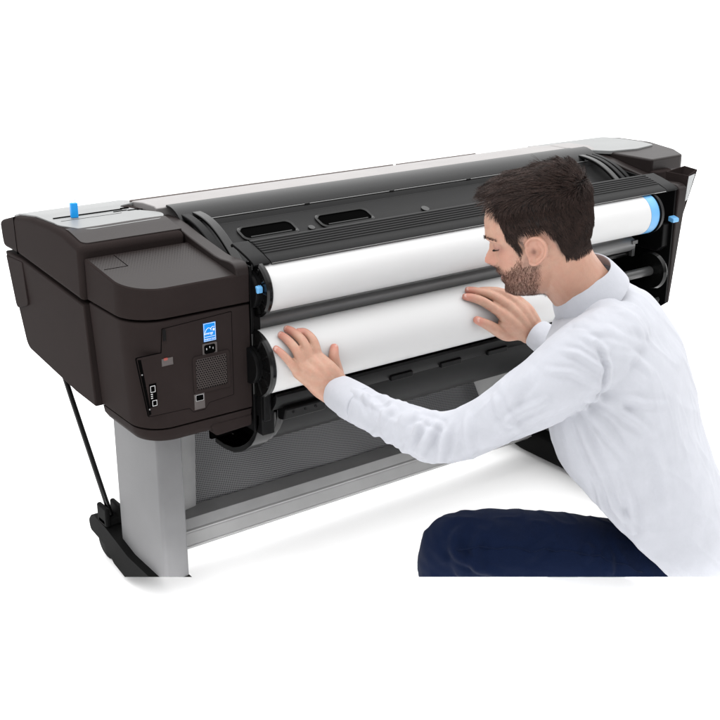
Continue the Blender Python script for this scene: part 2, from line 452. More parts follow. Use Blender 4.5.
def cover_ring(o, i, h):
    bm = BM(); n = len(o)
    A = [[bm.verts.new(on_cover(p[0], p[1], hh)) for p in q] for q, hh in ((o, -.002), (o, h*.6), ([(a[0]*.5+b[0]*.5, a[1]*.5+b[1]*.5) for a, b in zip(o, i)], h), (i, h*.6), (i, -.002))]
    for a in range(4):
        for k in range(n): bm.faces.new((A[a][k], A[a][(k+1) % n], A[a+1][(k+1) % n], A[a+1][k]))
    bmesh.ops.recalc_face_normals(bm, faces=bm.faces); return bm
for x0, x1 in ((.412, .553), (.612, .758)):
    o = rpoly([(x0, .176, .016), (x1, .176, .016), (x1, .228, .020), (x0, .228, .020)], 8)
    i = rpoly([(x0+.007, .183, .010), (x1-.007, .183, .010), (x1-.007, .221, .014), (x0+.007, .221, .014)], 8)
    h = pp('grip_handle', cover_ring(o, i, .006), BLACK_GLOSS, parent=rc)
    bm = BM(); bm.faces.new([bm.verts.new(on_cover(p[0], p[1], .0008)) for p in o])
    pp('grip_shade', bm, VOID, parent=rc)  # flat black face painting the shade inside the handle, no real hole
    bm = BM(); tube(bm, [on_cover(x0+.018, .186, .003), on_cover(x1-.02, .186, .003)], .0022, 8)
    pp('grip_bar', bm, BLACK_GLOSS, parent=rc)
for x, r in ((.585, .008), (.905, .010), (1.085, .010), (1.27, .010)):
    bm = BM(); n = 20
    A = [bm.verts.new(on_cover(x+r*math.cos(2*PI*k/n), .186+r*math.sin(2*PI*k/n), .004)) for k in range(n)]
    B = [bm.verts.new(on_cover(x+r*math.cos(2*PI*k/n), .186+r*math.sin(2*PI*k/n), -.002)) for k in range(n)]
    bm.faces.new(A)
    for k in range(n): bm.faces.new((A[k], A[(k+1) % n], B[(k+1) % n], B[k]))
    bmesh.ops.recalc_face_normals(bm, faces=bm.faces)
    pp('latch_knob', bm, BLACK_GLOSS, .001, parent=rc)
bm = BM(); tube(bm, [(X0+.02, .2655, .7880), (X1-.01, .2655, .7880)], .0011, 8); pp('edge_highlight', bm, plastic('edge_highlight_grey', (.18, .18, .18), .3, .5), parent=rc)  # grey tube standing in for the highlight along the cover's edge
for x in (.62, .86, 1.10):
    bm = BM(); box(bm, x, x+.012, .2625, .2685, .786, .790); pp('trim_clip', bm, BLACK_GLOSS, .0006, parent=rc)
# curved hinge bands at both ends of the cover
def arc_band(xa, xb, lift, mat):
    bm = BM(); top = []
    for k in range(15):
        t = k/14; y = .285-.185*t; top.append((y, .7575+(y-.20)*.378+.004+lift*math.sin(PI*min(1, .12+t*.88))))
    prism(bm, strip_profile(top, -.008), 'X', xa, xb); return pp('hinge_band', bm, mat, .0025, 3, parent=rc)
for xa, xb, l in ((.318, .338, .022), (.345, .366, .026), (1.51, 1.528, .026), (1.538, 1.553, .024), (1.56, 1.574, .022)):
    arc_band(xa, xb, l, BLACK_GLOSS if l > .025 else BLACK)
# ribbed lid right above the upper roll
prof = [(.080, .7765), (.078, .7800), (.072, .7795)]
for k in range(6):
    y = .069-k*.0085; z = .7560+.0240*((y-.0)/.072)**.9 if y > 0 else .756
    prof += [(y, z+.0002), (y-.0012, z+.0022), (y-.0042, z+.0014), (y-.0052, z-.0010)]
prof += [(.010, .7605), (-.002, .7565), (-.006, .7530), (-.004, .7500)]
bm = BM(); prism(bm, strip_profile(prof, -.003), 'X', .3625, 1.530)
rl = pp('ribbed_lid', bm, CHARCOAL, 0, sharp=24)
for xa, xb in ((.3225, .3605), (1.532, 1.575)):
    bm = BM(); prism(bm, strip_profile([(.085, .7750), (.078, .7800), (.05, .7735), (.02, .7650), (-.001, .7570), (-.006, .7520)], -.006), 'X', xa, xb)
    pp('lid_end_cap', bm, BLACK, .0015, 2, parent=rl)
bm = BM(); tube(bm, [(.364, -.0052, .7512), (1.529, -.0052, .7512)], .0010, 8); pp('lid_trim', bm, CHROME, parent=rl)

# dark interior
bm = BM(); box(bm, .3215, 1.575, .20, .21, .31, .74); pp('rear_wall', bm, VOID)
bm = BM(); prism(bm, [(.004, .445), (.004, .752), (.05, .757), (.33, .785), (.33, .40), (.05, .41)], 'X', 1.5765, 1.5825)
iw = pp('inner_plate', bm, BLACK, .001)
bm = BM()
for k in range(7): box(bm, 1.5735, 1.577, .03, .17, .595+k*.011, .599+k*.011)
pp('rib', bm, BLACK, .001, parent=iw)
bm = BM(); prism(bm, [(.012, .60), (.012, .66), (.09, .66), (.12, .60), (.10, .585), (.03, .585)], 'X', 1.553, 1.5765); pp('spindle_cradle', bm, BLACK, .003)
bm = BM(); prism(bm, [(.012, .60), (.012, .66), (.09, .66), (.12, .60), (.10, .585), (.03, .585)], 'X', .321, .345); pp('spindle_cradle', bm, BLACK, .003)
# guide bar between the rolls
bm = BM(); lathe(bm, [(.335, 0), (.335, .019), (1.468, .019), (1.468, 0)], .046, .6155, 32); bar = pp('guide_roller', bm, BARM)
bm = BM(); prism(bm, [(.040, .585), (.040, .592), (.075, .632), (.10, .645), (.10, .58)], 'X', .333, 1.47); pp('guide_plate', bm, BLACK_GLOSS, .002)
bm = BM(); box(bm, 1.462, 1.472, .03, .05, .585, .625); box(bm, 1.455, 1.475, .025, .045, .618, .628); pp('roller_bracket', bm, SHAFT, .001)
# tray and curved lower cover
bm = BM(); prism(bm, [(-.040, .482), (-.036, .487), (-.030, .480), (-.020, .470), (.02, .466), (.06, .475), (.06, .445), (.0, .440), (-.022, .4475), (-.036, .466)], 'X', .345, 1.50); tray = pp('roll_tray', bm, BLACK, .0012)
for x in (.47, .64, .78, .92, 1.06, 1.20):
    bm = BM(); box(bm, x, x+.06, -.0365, -.026, .4485, .4600)
    pp('tray_clip', bm, BLACK, .0015, parent=tray)
bm = BM(); prism(bm, [(-.025, .42), (-.035, .447), (-.02, .452), (.02, .445), (.02, .41)], 'X', .37, .475); pp('tray_bracket', bm, BLACK, .004, parent=tray)
for x in (.39, .42, .445):
    bm = BM(); tube(bm, [(x, -.033, .437), (x, -.028, .437)], .0028, 10); pp('screw', bm, BLACK_GLOSS, parent=tray)
dprof = [(-.004, .446), (-.002, .425), (.006, .405), (.018, .385), (.034, .366), (.055, .349), (.080, .334), (.11, .322), (.15, .316), (.19, .317)]
bm = BM(); prism(bm, strip_profile(dprof, -.006), 'X', .388, 1.50); dc = pp('lower_cover', bm, CHARCOAL, 0, sharp=40)
for xa, xb, g in ((.3785, .3875, .002), (.366, .3765, .006), (.322, .364, .009)):
    bm = BM(); prism(bm, strip_profile([(y-g*.6, z-g) for y, z in dprof], -.012), 'X', xa, xb); pp('cover_end_cap', bm, BLACK_GLOSS, .002, parent=dc)
bm = BM(); box(bm, .322, .352, -.02, .06, .395, .51); box(bm, .322, .338, -.03, -.018, .43, .50); pp('end_bracket', bm, BLACK, .003)
# blue locking levers
for x0, x1, y0, y1, z0, z1 in ((.3170, .3300, -.026, -.008, .700, .718), (1.553, 1.575, -.018, .0, .668, .684)):
    bm = BM(); prism(bm, rpoly([(y0, z0, .003), (y1, z0+.003, .002), (y1, z1, .002), (y0, z1-.005, .004)]), 'X', x0, x1); pp('locking_lever', bm, BLUE, .002)

# far end
bm = BM(); prism(bm, [(p[0]-.002, p[1]) for p in arm_prof[:12]]+[(-.001, .690), (.004, .445), (.03, .437), (.05, .445), (.06, .70), (.335, .74)], 'X', 1.5835, 1.6145)
for v in bm.verts:
    if v.co.x > 1.6: v.co.x -= max(0, .70-v.co.z)*.085
pp('side_arm', bm, BROWN_GLOSS, .004, 4)
bm = BM(); plan = rpoly([(1.6160, .12, 0), (1.745, .125, .03), (1.80, .20, .03), (1.85, .33, .03), (1.84, .46, .03), (1.6160, .46, 0)], 6)
sheet(bm, plan, lambda x, y: .804-.02*max(0, y-.30)-.03*max(0, x-1.74), .765); fh = pp('far_side_cover', bm, BROWN_GLOSS, .006, 4)
bm = BM(); plan = rpoly([(1.6160, .10, 0), (1.680, .10, .02), (1.72, .20, .03), (1.72, .46, .03), (1.6160, .46, 0)], 6)
sheet(bm, plan, lambda x, y: .774, .50)
for v in bm.verts:
    if v.co.x > 1.63 and v.co.z < .6: v.co.x -= .03
pp('far_side_housing', bm, BROWN, .006, 4)
bm = BM(); plan = rpoly([(1.492, .420, 0), (1.612, .262, .03), (1.70, .245, .05), (1.792, .268, .02), (1.81, .33, .02), (1.80, .455, .03), (1.492, .462, 0)], 5)
sheet(bm, plan, lambda x, y: .8075-.02*max(0, y-.30)-.03*max(0, x-1.74), lambda x, y: .797); pp('deck_panel', bm, DECK, .002, 3)
bm = BM(); prism(bm, [(.30, .78), (.302, .806), (.325, .814), (.40, .812), (.46, .80), (.46, .78)], 'X', 1.5205, 1.60); pp('cover_end', bm, BROWN_LIGHT, .006, 3)
# accessory pocket on the far side
bm = BM()
P0 = [(1.6180, .0), (1.6520, .0), (1.668, .055), (1.6180, .075)]
P1 = [(1.6160, .012), (1.6230, .012), (1.630, .05), (1.6160, .06)]
rg = []
for q, z, s in ((P1, .665, 1), (P0, .792, 1), (P0, .792, .86), (P1, .675, .8)):
    cx = sum(p[0] for p in q)/4; cy = sum(p[1] for p in q)/4
    rg.append([bm.verts.new((cx+(p[0]-cx)*s, cy+(p[1]-cy)*s, z-(.012 if p[0] < 1.62 and z > .7 else 0))) for p in q])
for A, B in zip(rg, rg[1:]):
    for k in range(4): bm.faces.new((A[k], A[(k+1) % 4], B[(k+1) % 4], B[k]))
bm.faces.new(rg[0]); bm.faces.new(rg[-1]); bmesh.ops.recalc_face_normals(bm, faces=bm.faces)
pk = pp('accessory_pocket', bm, BROWN, .0015, 2)
bm = BM(); prism(bm, [(1.6195, .778), (1.6425, .782), (1.6295, .716), (1.6205, .712)], 'Y', -.0015, .004)
for v in bm.verts: v.co.y += (.79-v.co.z)*.09
pp('white_patch', bm, plastic('grey_white_film', (.40, .41, .41), .5, .1), parent=pk)

# stand
def leg(xa, xb):
    bm = BM(); prism(bm, rpoly([(xa, .074, .010), (xb, .074, .006), (xb, .290, .006), (xa, .290, .010)], 4), 'Z', .010, .455)
    return pp('leg', bm, LEGM, 0, sharp=40, trim=True)
leg(.130, .187); leg(1.350, 1.407)
bm = BM(); prism(bm, [(.262, .130), (.214, .126), (.2025, .106), (.199, .1035), (.199, .100), (.1975, .098), (.1975, .068), (.199, .066), (.199, .063), (.203, .060), (.214, .050), (.262, .050)], 'X', .1875, 1.3495); beam_ = pp('cross_beam', bm, BEAMM, .0008, 2, trim=True, sharp=20)
for y, z in ((.1990, .1018), (.1984, .0648)):
    bm = BM(); tube(bm, [(.1885, y, z), (1.349, y, z)], .0011, 8); pp('beam_highlight', bm, plastic('beam_highlight_grey', (.34, .34, .34), .3, .5), parent=beam_)  # pale tubes standing in for highlights along the beam's edges
def foot(x0, x1, m):
    bm = BM()
    prism(bm, rpoly([(-.25, .012, 0), (.235, .012, .02), (.300, .022, .02), (.345, .050, .01), (.42, .058, .01), (.428, .080, .015), (.405, .105, .025), (.33, .098, .04), (.22, .076, .03), (-.25, .072, 0)]), 'X', x0, x1)
    f = pp('foot', bm, FOOTM, .006, 3, trim=True)
    for xx in (x0+.012, x1-.046):
        bm = BM(); lathe(bm, [(xx, 0), (xx, .036), (xx+.004, .044), (xx+.030, .044), (xx+.034, .036), (xx+.034, 0)], .372, .0445, 40); pp('wheel', bm, FOOTM, parent=f)
    bm = BM(); sx = x0+.022 if m else x1-.03
    box(bm, sx-.022, sx-.010, .325, .375, .100, .146); box(bm, sx+.010, sx+.022, .325, .375, .100, .146); box(bm, sx-.022, sx+.022, .33, .37, .098, .118)
    pp('strut_bracket', bm, FOOTM, .005, 3, parent=f)
    return sx
sx = foot(.112, .1865, True)
bm = BM(); tube(bm, [(sx, .350, .118), (.108, .457, .377), (.099, .50, .48)], .0062, 14); pp('brace_rod', bm, BLACK_GLOSS)
sx2 = foot(1.306, 1.43, False)
bm = BM(); tube(bm, [(1.33, .350, .118), (1.322, .457, .377), (1.318, .50, .48)], .0062, 14); pp('brace_rod', bm, BLACK_GLOSS)

# netting that catches prints, hung between beam and printer
BK = thing('print_basket', 'dark grey netting basket hung between the grey legs above the floor beam', 'basket', (.75, .3, .1))
def bk(name, bm, mat, sharp=60):
    me = bpy.data.meshes.new(name); bm.to_mesh(me); bm.free(); me.transform(Matrix.Translation(-Vector((.75, .3, .1))))
    return link(name, me, mat, BK, 0, 3, sharp)
bm = BM(); NX, NZ = 60, 26; G = []
for j in range(NZ+1):
    t = j/NZ; z = .105+.34*t
    xl = .292+.05*t**1.4; xr = 1.205-.075*t
    row = []
    for i in range(NX+1):
        s = i/NX; x = xl+(xr-xl)*s
        y = .262+.075*t+.012*math.sin(PI*t)*(1+.5*math.sin(7*s+2*t))+.004*math.sin(23*s+3*t)
        row.append(bm.verts.new((x, y, z)))
    G.append(row)
for j in range(NZ):
    for i in range(NX): bm.faces.new((G[j][i], G[j][i+1], G[j+1][i+1], G[j+1][i]))
bmesh.ops.solidify(bm, geom=bm.faces[:], thickness=.0012)
bk('netting', bm, NET)
for a, b, c, d in (((.1885, .235), (.300, .255), (.352, .33), (.1885, .33)), ((1.160, .292), (1.348, .280), (1.348, .36), (1.07, .36))):
    bm = BM()
    q = [(a[0], a[1]-.004, .11), (b[0], b[1]-.004, .11), (c[0], c[1]-.004, .445), (d[0], d[1]-.004, .445)]
    bm.faces.new([bm.verts.new(p) for p in q]); bmesh.ops.solidify(bm, geom=bm.faces[:], thickness=.0015)
    bk('side_sheet', bm, SIDE_SHEET)  # light grey sheet filling the gap beside the netting

# paper rolls on their spindles
def roll(label, base, y, z, r, xm0, xm1, ring, rf, xf0, xf1):
    R_ = thing('paper_roll', label, 'paper roll', base, 'rolls of paper loaded in the printer')
    def rp(name, bm, mat, **k):
        me = bpy.data.meshes.new(name); bm.to_mesh(me); bm.free(); me.transform(Matrix.Translation(-Vector(base)))
        return link(name, me, mat, R_, k.get('bevel', 0), 3, 35)
    bm = BM(); lathe(bm, [(xm0, .02), (xm0, r), (xm1, r), (xm1, .02)], y, z, 128); rp('paper', bm, PAPER)
    bm = BM(); lathe(bm, [(xf0-.014, .028), (xf0-.014, rf-.004), (xf0-.010, rf), (xf0-.003, rf), (xf0, rf-.003), (xf0, .02)], y, z, 96); rp('flange', bm, BLACK_GLOSS)
    if ring:
        bm = BM(); lathe(bm, [(xm1+.0005, .02), (xm1+.0005, r+.0004), (xm1+.030, r+.0004), (xm1+.033, r-.003), (xm1+.033, .02)], y, z, 96); rp('core_ring', bm, BLUE)
        bm = BM(); lathe(bm, [(xm1+.0335, .02), (xm1+.0335, rf-.003), (xm1+.046, rf-.006), (xm1+.046, .03), (xm1+.052, .03), (xm1+.07, .028), (xm1+.07, 0)], y, z, 96); rp('flange', bm, BLACK)
    else:
        bm = BM(); lathe(bm, [(xf1, .01), (xf1, .045), (xf1+.010, .048), (xf1+.013, .046), (xf1+.013, 0)], y, z, 64); rp('flange', bm, BLACK_GLOSS)
        bm = BM(); lathe(bm, [(xm1, .012), (xf1+.004, .012), (xf1+.004, 0)], y, z, 32); rp('shaft', bm, SHAFT)
    bm = BM(); lathe(bm, [(xf0-.0285, 0), (xf0-.0285, .036), (xf0-.027, .038), (xf0-.022, .038), (xf0-.0215, .0365), (xf0-.0205, .0365), (xf0-.020, .038), (xf0-.014, .038)], y, z, 64); rp('hub', bm, BLACK)
    bm = BM()
    for k in range(12):
        a = 2*PI*k/12; tube(bm, [(xf0-.0145, y+.03*math.cos(a), z+.03*math.sin(a)), (xf0-.0145, y+(rf-.006)*math.cos(a), z+(rf-.006)*math.sin(a))], .0022, 6)
    rp('flange_rib', bm, BLACK_GLOSS)
    return R_
roll('white paper roll with a light blue end ring, just under the ribbed black lid', (.90, .016, .640), .016, .699, .051, .345, 1.447, True, .0585, .345, 1.5)
roll('fatter white paper roll that both of the man\'s hands rest on', (.85, .0, .480), .0, .548, .066, .331, 1.303, False, .0705, .331, 1.50)

# usb stick standing in the deck slot
US = thing('usb_stick', 'small bright blue usb stick standing upright in the silver deck', 'usb stick', (.117, .372, .803))
def up_(name, bm, mat, bev=0):
    me = bpy.data.meshes.new(name); bm.to_mesh(me); bm.free(); return link(name, me, mat, US, bev, 3, 40)
bm = BM(); prism(bm, [(-.0075, .002), (.0085, .001), (.0085, .033), (-.0075, .034)], 'Y', -.004, .004); up_('cap', bm, BLUE_CAP, .0022)
bm = BM(); tube(bm, [(-.004, 0, .034), (-.0035, 0, .039), (.0005, 0, .041), (.0045, 0, .039), (.005, 0, .034)], .0011, 8); up_('key_loop', bm, LABEL_WHITE)
bm = BM(); box(bm, -.0065, .0075, -.003, .003, -.004, .003); up_('plug', bm, CHROME, .0005)
# ------------------------------------------------------------------ the man; his frame: x right along the picture, y away, z up
import mathutils.noise as mnoise
BASE = Vector((.42, 2.05, 0.0))
MAN = thing('person', 'crouching man in a white long-sleeved shirt and navy trousers smoothing the lower paper roll', 'person')
MAN.location = Vector((CAM.x, CAM.y, 0))+RIGHT*BASE.x+FWDH*BASE.y
MAN.rotation_euler = (0, 0, math.atan2(RIGHT.y, RIGHT.x))
MN_P = Vector((0, 0, CAM.z))-BASE
_l = Vector((0, math.cos(TILT), -math.sin(TILT)))-Vector((0, math.sin(TILT), math.cos(TILT)))*(217.0/F_PX)
MN_N = Vector((1, 0, 0)).cross(_l).normalized()
if MN_N.z < 0: MN_N = -MN_N

def trim_man(bm):
    g = list(bm.verts)+list(bm.edges)+list(bm.faces)
    r = bmesh.ops.bisect_plane(bm, geom=g, plane_co=MN_P, plane_no=MN_N, clear_inner=True)
    ed = [e for e in r['geom_cut'] if isinstance(e, bmesh.types.BMEdge)]
    if ed: bmesh.ops.holes_fill(bm, edges=ed, sides=0)

def V(p): return Vector(p)-BASE
def smooth_path(pts, n):
    """Catmull-Rom through rows of numbers"""
    P = np.array(pts, float); P = np.vstack([2*P[0]-P[1], P, 2*P[-1]-P[-2]]); out = []
    m = len(P)-3
    for k in range(n):
        t = k/(n-1)*m; i = min(int(t), m-1); f = t-i; a, b, c, d = P[i:i+4]
        out.append(.5*((2*b)+(-a+c)*f+(2*a-5*b+4*c-d)*f*f+(-a+3*b-3*c+d)*f**3))
    return np.array(out)
def limb(bm, rows, n=30, seg=28, flat=None, up=None, cap=True):
    """tapering limb: rows of (x,y,z,radius); flat = (side axis, k) squashes the section"""
    S = smooth_path(rows, n)
    pts = [Vector(s[:3]) for s in S]; rings = []; u = None
    for i, p in enumerate(pts):
        d = (pts[min(n-1, i+1)]-pts[max(0, i-1)]).normalized()
        if u is None: u = Vector((0, 0, 1)) if abs(d.z) < .85 else Vector((0, 1, 0))
        s = d.cross(u).normalized(); u = s.cross(d).normalized()
        R = max(1e-4, S[i][3]); ring = []
        for k in range(seg):
            o = (s*math.cos(2*PI*k/seg)+u*math.sin(2*PI*k/seg))*R
            if flat: o -= flat[0]*o.dot(flat[0])*(1-flat[1])
            ring.append(bm.verts.new(p+o))
        rings.append(ring)
    if cap:                                   # rounded ends
        for end, sg in ((0, -1), (-1, 1)):
            i = 0 if end == 0 else n-1
            d = (pts[1]-pts[0]).normalized()*-1 if end == 0 else (pts[-1]-pts[-2]).normalized()
            ext = []
            for t in (.5, .85):
                ext.append([bm.verts.new(pts[i]+(v.co-pts[i])*math.sqrt(1-t*t)+d*S[i][3]*t*(.8 if flat else 1)) for v in rings[end]])
            if end == 0: rings = [ext[1], ext[0]]+rings
            else: rings = rings+[ext[0], ext[1]]
    fs = []
    for A, B_ in zip(rings, rings[1:]):
        for k in range(seg): fs.append(bm.faces.new((A[k], A[(k+1) % seg], B_[(k+1) % seg], B_[k])))
    fs.append(bm.faces.new(rings[0])); fs.append(bm.faces.new(rings[-1]))
    bmesh.ops.recalc_face_normals(bm, faces=fs)

def fuse(bm, voxel, smooth, name):
    """many overlapping closed pieces -> one continuous skin"""
    me = bpy.data.meshes.new(name+'_pieces'); bm.to_mesh(me); bm.free()
    o = bpy.data.objects.new(name+'_pieces', me); COL.objects.link(o)
    r = o.modifiers.new('r', 'REMESH'); r.mode = 'VOXEL'; r.voxel_size = voxel
    if smooth:
        s = o.modifiers.new('s', 'SMOOTH'); s.factor = .5; s.iterations = smooth
    dg = bpy.context.evaluated_depsgraph_get(); dg.update()
    out = bpy.data.meshes.new_from_object(o.evaluated_get(dg)); out.name = name
    bpy.data.objects.remove(o); bpy.data.meshes.remove(me)
    return out

def coords(me):
    a = np.empty(len(me.vertices)*3); me.vertices.foreach_get('co', a); return a.reshape(-1, 3)
def normals(me):
    a = np.empty(len(me.vertices)*3); me.vertex_normals.foreach_get('vector', a); return a.reshape(-1, 3)
def set_coords(me, c): me.vertices.foreach_set('co', np.ascontiguousarray(c).ravel()); me.update()
def mpart(name, me, mat, parent=None):
    o = bpy.data.objects.new(name, me); COL.objects.link(o); me.materials.clear(); me.materials.append(mat)
    me.shade_smooth(); o.parent = parent or MAN; return o
def bmpart(name, bm, mat, parent=None):
    me = bpy.data.meshes.new(name); bm.to_mesh(me); bm.free(); return mpart(name, me, mat, parent)
def trim_me(me):
    bm = BM(); bm.from_mesh(me); trim_man(bm); bm.to_mesh(me); bm.free()
def paint(me, name, rgb):
    at = me.color_attributes.new(name, 'FLOAT_COLOR', 'POINT')
    c = np.ones((len(me.vertices), 4)); c[:, :3] = rgb; at.data.foreach_set('color', c.ravel())
def attr_mat(name, attr, rough, spec, sss=0.0, sss_r=(1, .3, .15), bump=0.0, bscale=300, sheen=0.0):
    m, t, b = new_mat(name)
    a = t.nodes.new('ShaderNodeVertexColor'); a.layer_name = attr
    t.links.new(a.outputs['Color'], b.inputs['Base Color'])
    b.inputs['Roughness'].default_value = rough; b.inputs['Specular IOR Level'].default_value = spec
    if sss:
        b.inputs['Subsurface Weight'].default_value = sss; b.inputs['Subsurface Radius'].default_value = sss_r; b.inputs['Subsurface Scale'].default_value = .006
    b.inputs['Sheen Weight'].default_value = sheen
    if bump:
        tc = t.nodes.new('ShaderNodeTexCoord'); n = t.nodes.new('ShaderNodeTexNoise'); n.inputs['Scale'].default_value = bscale; n.inputs['Detail'].default_value = 4
        t.links.new(tc.outputs['Object'], n.inputs['Vector'])
        bp = t.nodes.new('ShaderNodeBump'); bp.inputs['Strength'].default_value = bump; bp.inputs['Distance'].default_value = .001
        t.links.new(n.outputs['Fac'], bp.inputs['Height']); t.links.new(bp.outputs['Normal'], b.inputs['Normal'])
    return m

# ---- head
YAW, PITCH = math.radians(13), math.radians(14)
HC = V((0.3240, 2.0500, 0.8689))
hf0 = Vector((-math.cos(YAW), math.sin(YAW), 0)); HL = Vector((-math.sin(YAW), -math.cos(YAW), 0)); hu0 = Vector((0, 0, 1))
HF = hf0*math.cos(PITCH)-hu0*math.sin(PITCH); HU = hu0*math.cos(PITCH)+hf0*math.sin(PITCH)
HM = np.array([HF, HL, HU])             # rows: forward, left, up
def head_to_man(p): return np.array(HC)+np.asarray(p) @ HM
U_ = [-.122, -.118, -.112, -.104, -.092, -.081, -.073, -.065, -.056, -.04, -.022, -.012, -.004, .006, .032, .055, .07, .085, .095, .100, .103]
FR = [.022, .053, .0745, .0850, .0825, .0870, .0860, .0915, .0900, .0872, .0860, .0900, .0988, .1005, .0970, .0885, .0765, .0550, .0320, .0080, -.02]
BK = [-.005, -.015, -.025, -.035, -.045, -.054, -.058, -.062, -.066, -.074, -.082, -.085, -.0875, -.089, -.0915, -.090, -.087, -.078, -.066, -.048, -.025]
WD = [.010, .022, .034, .0415, .0495, .0545, .0570, .0590, .0610, .0655, .0690, .0707, .0716, .0722, .0725, .069, .0625, .0515, .0375, .0220, .004]
def prof(tab, u): return np.interp(u, U_, tab)
NU = [-.0615, -.0575, -.0535, -.0475, -.041, -.033, -.024, -.015, -.008, .002]
NE = [0, .004, .0140, .0250, .0255, .0215, .0155, .0095, .0035, 0]
def head_surf(th, u):
    """point on the bare head (forward, left, up) for azimuth th (0 = face) and height u"""
    th = np.asarray(th, float); u = np.asarray(u, float)
    fr, bk, w = prof(FR, u), prof(BK, u), prof(WD, u)
    fc = bk+(fr-bk)*.46
    c, s = np.cos(th), np.sin(th)
    e = .86
    cc = np.sign(c)*np.abs(c)**e; ss = np.sign(s)*np.abs(s)**e
    f = np.where(c > 0, fc+(fr-fc)*cc, fc+(fc-bk)*cc); y = w*ss
    front = np.clip(c, 0, 1)
    ay = np.abs(y)
    wn = np.interp(u, [-.060, -.048, -.028, -.004], [.0105, .0115, .0078, .0075])
    f = f+np.interp(u, NU, NE)*np.exp(-(y/wn)**2)*(front > 0)
    f = f+.0075*np.exp(-((ay-.0125)/.005)**2-((u+.0500)/.0065)**2)*front                # nostril wings
    f = f-.0115*np.exp(-((ay-.032)/.0145)**2-((u+.0135)/.0095)**2)*front                 # eye sockets
    f = f+.0035*np.exp(-((ay-.030)/.020)**2-((u-.0005)/.0065)**2)*front                  # brow ridge
    f = f+.0045*np.exp(-((ay-.043)/.016)**2-((u+.030)/.014)**2)*front                   # cheek bone
    f = f-.0030*np.exp(-((ay-.045)/.014)**2-((u+.066)/.016)**2)*front
    f = f-.0035*np.exp(-((ay-.0)/.030)**2-((u+.0730)/.0028)**2)*front                   # mouth line
    f = f+.0022*np.exp(-(ay/.020)**2-((u+.0665)/.0045)**2)*front+.0026*np.exp(-(ay/.018)**2-((u+.0800)/.005)**2)*front
    y = y+np.sign(y)*.004*np.exp(-((u+.085)/.02)**2)*np.exp(-((np.abs(th)-1.35)/.35)**2)  # jaw angle
    return np.stack([f, y, u+0*f], -1)
BODY = BM()
NTH, NUU = 160, 170
us = np.concatenate([np.linspace(-.122, .103, NUU)])
G = []
for u in us:
    ths = np.linspace(-PI, PI, NTH, endpoint=False)
    P_ = head_to_man(head_surf(ths, np.full(NTH, u))); G.append([BODY.verts.new(p) for p in P_])
fs = []
for A, B_ in zip(G, G[1:]):
    for k in range(NTH): fs.append(BODY.faces.new((A[k], A[(k+1) % NTH], B_[(k+1) % NTH], B_[k])))
fs.append(BODY.faces.new(G[0])); fs.append(BODY.faces.new(G[-1])); bmesh.ops.recalc_face_normals(BODY, faces=fs)
def hp(f, l, u): return Vector(head_to_man((f, l, u)))
# eyelids: the eyes look down at the paper
for s in (1, -1):
    bmesh.ops.create_uvsphere(BODY, u_segments=24, v_segments=16, radius=.0125, matrix=Matrix.Translation(hp(.0740, s*.0315, -.0135)))
# ears: dished shell with a rolled rim, standing a little off the head
def ear(s):
    n, m = 40, 12; top = []; ctr = np.array((.006, s*.0725, -.0265))
    ax1 = np.array((-.30, 0, .954)); ax2 = np.array((-.954*.92, s*.36, -.30*.92)); out = np.cross(ax1, ax2)*s*-1
    if out[1]*s < 0: out = -out
    rows = []
    for j in range(m+1):
        r = j/m; row = []
        for k in range(n):
            a = 2*PI*k/n
            L1 = .0262*(math.cos(a)); L2 = .0225*math.sin(a)*(1.0+.12*math.cos(a))
            if math.cos(a) < -.4: L2 *= .88
            h = .0090*math.exp(-((r-.90)/.13)**2)*(1 if math.sin(a) > -.5 or math.cos(a) > .3 else .3)
            h -= .0085*math.exp(-(((r*math.cos(a)+.18)/.35)**2+((r*math.sin(a)+.10)/.45)**2))
            h += .0035*math.exp(-((r-.52)/.12)**2)*(1 if math.sin(a) > .1 else 0)
            if math.cos(a) < -.75: h += .003*r
            row.append(ctr+ax1*L1*r+ax2*L2*r+out*(h*.9+.0035))
        rows.append(row)
    T = [[BODY.verts.new(head_to_man(p)) for p in row] for row in rows]
    Bk = [[BODY.verts.new(head_to_man(p-out*(.0075+.012*(1-j/m)))) for p in row] for j, row in enumerate(rows)]
    fs = []
    for X_ in (T, Bk):
        for j in range(1, m):
            for k in range(n): fs.append(BODY.faces.new((X_[j][k], X_[j][(k+1) % n], X_[j+1][(k+1) % n], X_[j+1][k])))
        fs.append(BODY.faces.new(X_[1]))
    for k in range(n): fs.append(BODY.faces.new((T[m][k], T[m][(k+1) % n], Bk[m][(k+1) % n], Bk[m][k])))
    for X_ in (T, Bk):
        for v in X_[0]: BODY.verts.remove(v)
    bmesh.ops.recalc_face_normals(BODY, faces=fs)
ear(1); ear(-1)
# neck and trunk (the trunk, arms and legs lie inside the clothes)
def row(p, r): q = V(p); return (q.x, q.y, q.z, r)
NB = V((0.4251, 2.0700, 0.7243))
limb(BODY, [(*hp(-.020, 0, -.02), .058), (*hp(-.026, 0, -.075), .057), (*(hp(-.028, 0, -.085)*.5+NB*.5), .057), (NB.x, NB.y, NB.z, .058), (NB.x+.02, NB.y, NB.z-.05, .055)], 16)
limb(BODY, [row((0.4455, 2.0600, 0.6692), .055), row((0.4523, 2.0550, 0.6118), .075), row((0.4869, 2.0600, 0.4880), .085), row((0.5538, 2.0500, 0.3447), .055), row((0.6143, 2.0300, 0.2018), .045)], 16)
limb(BODY, [row((0.4234, 1.9500, 0.6575), .04), row((0.5194, 2.1800, 0.6186), .04)], 8)
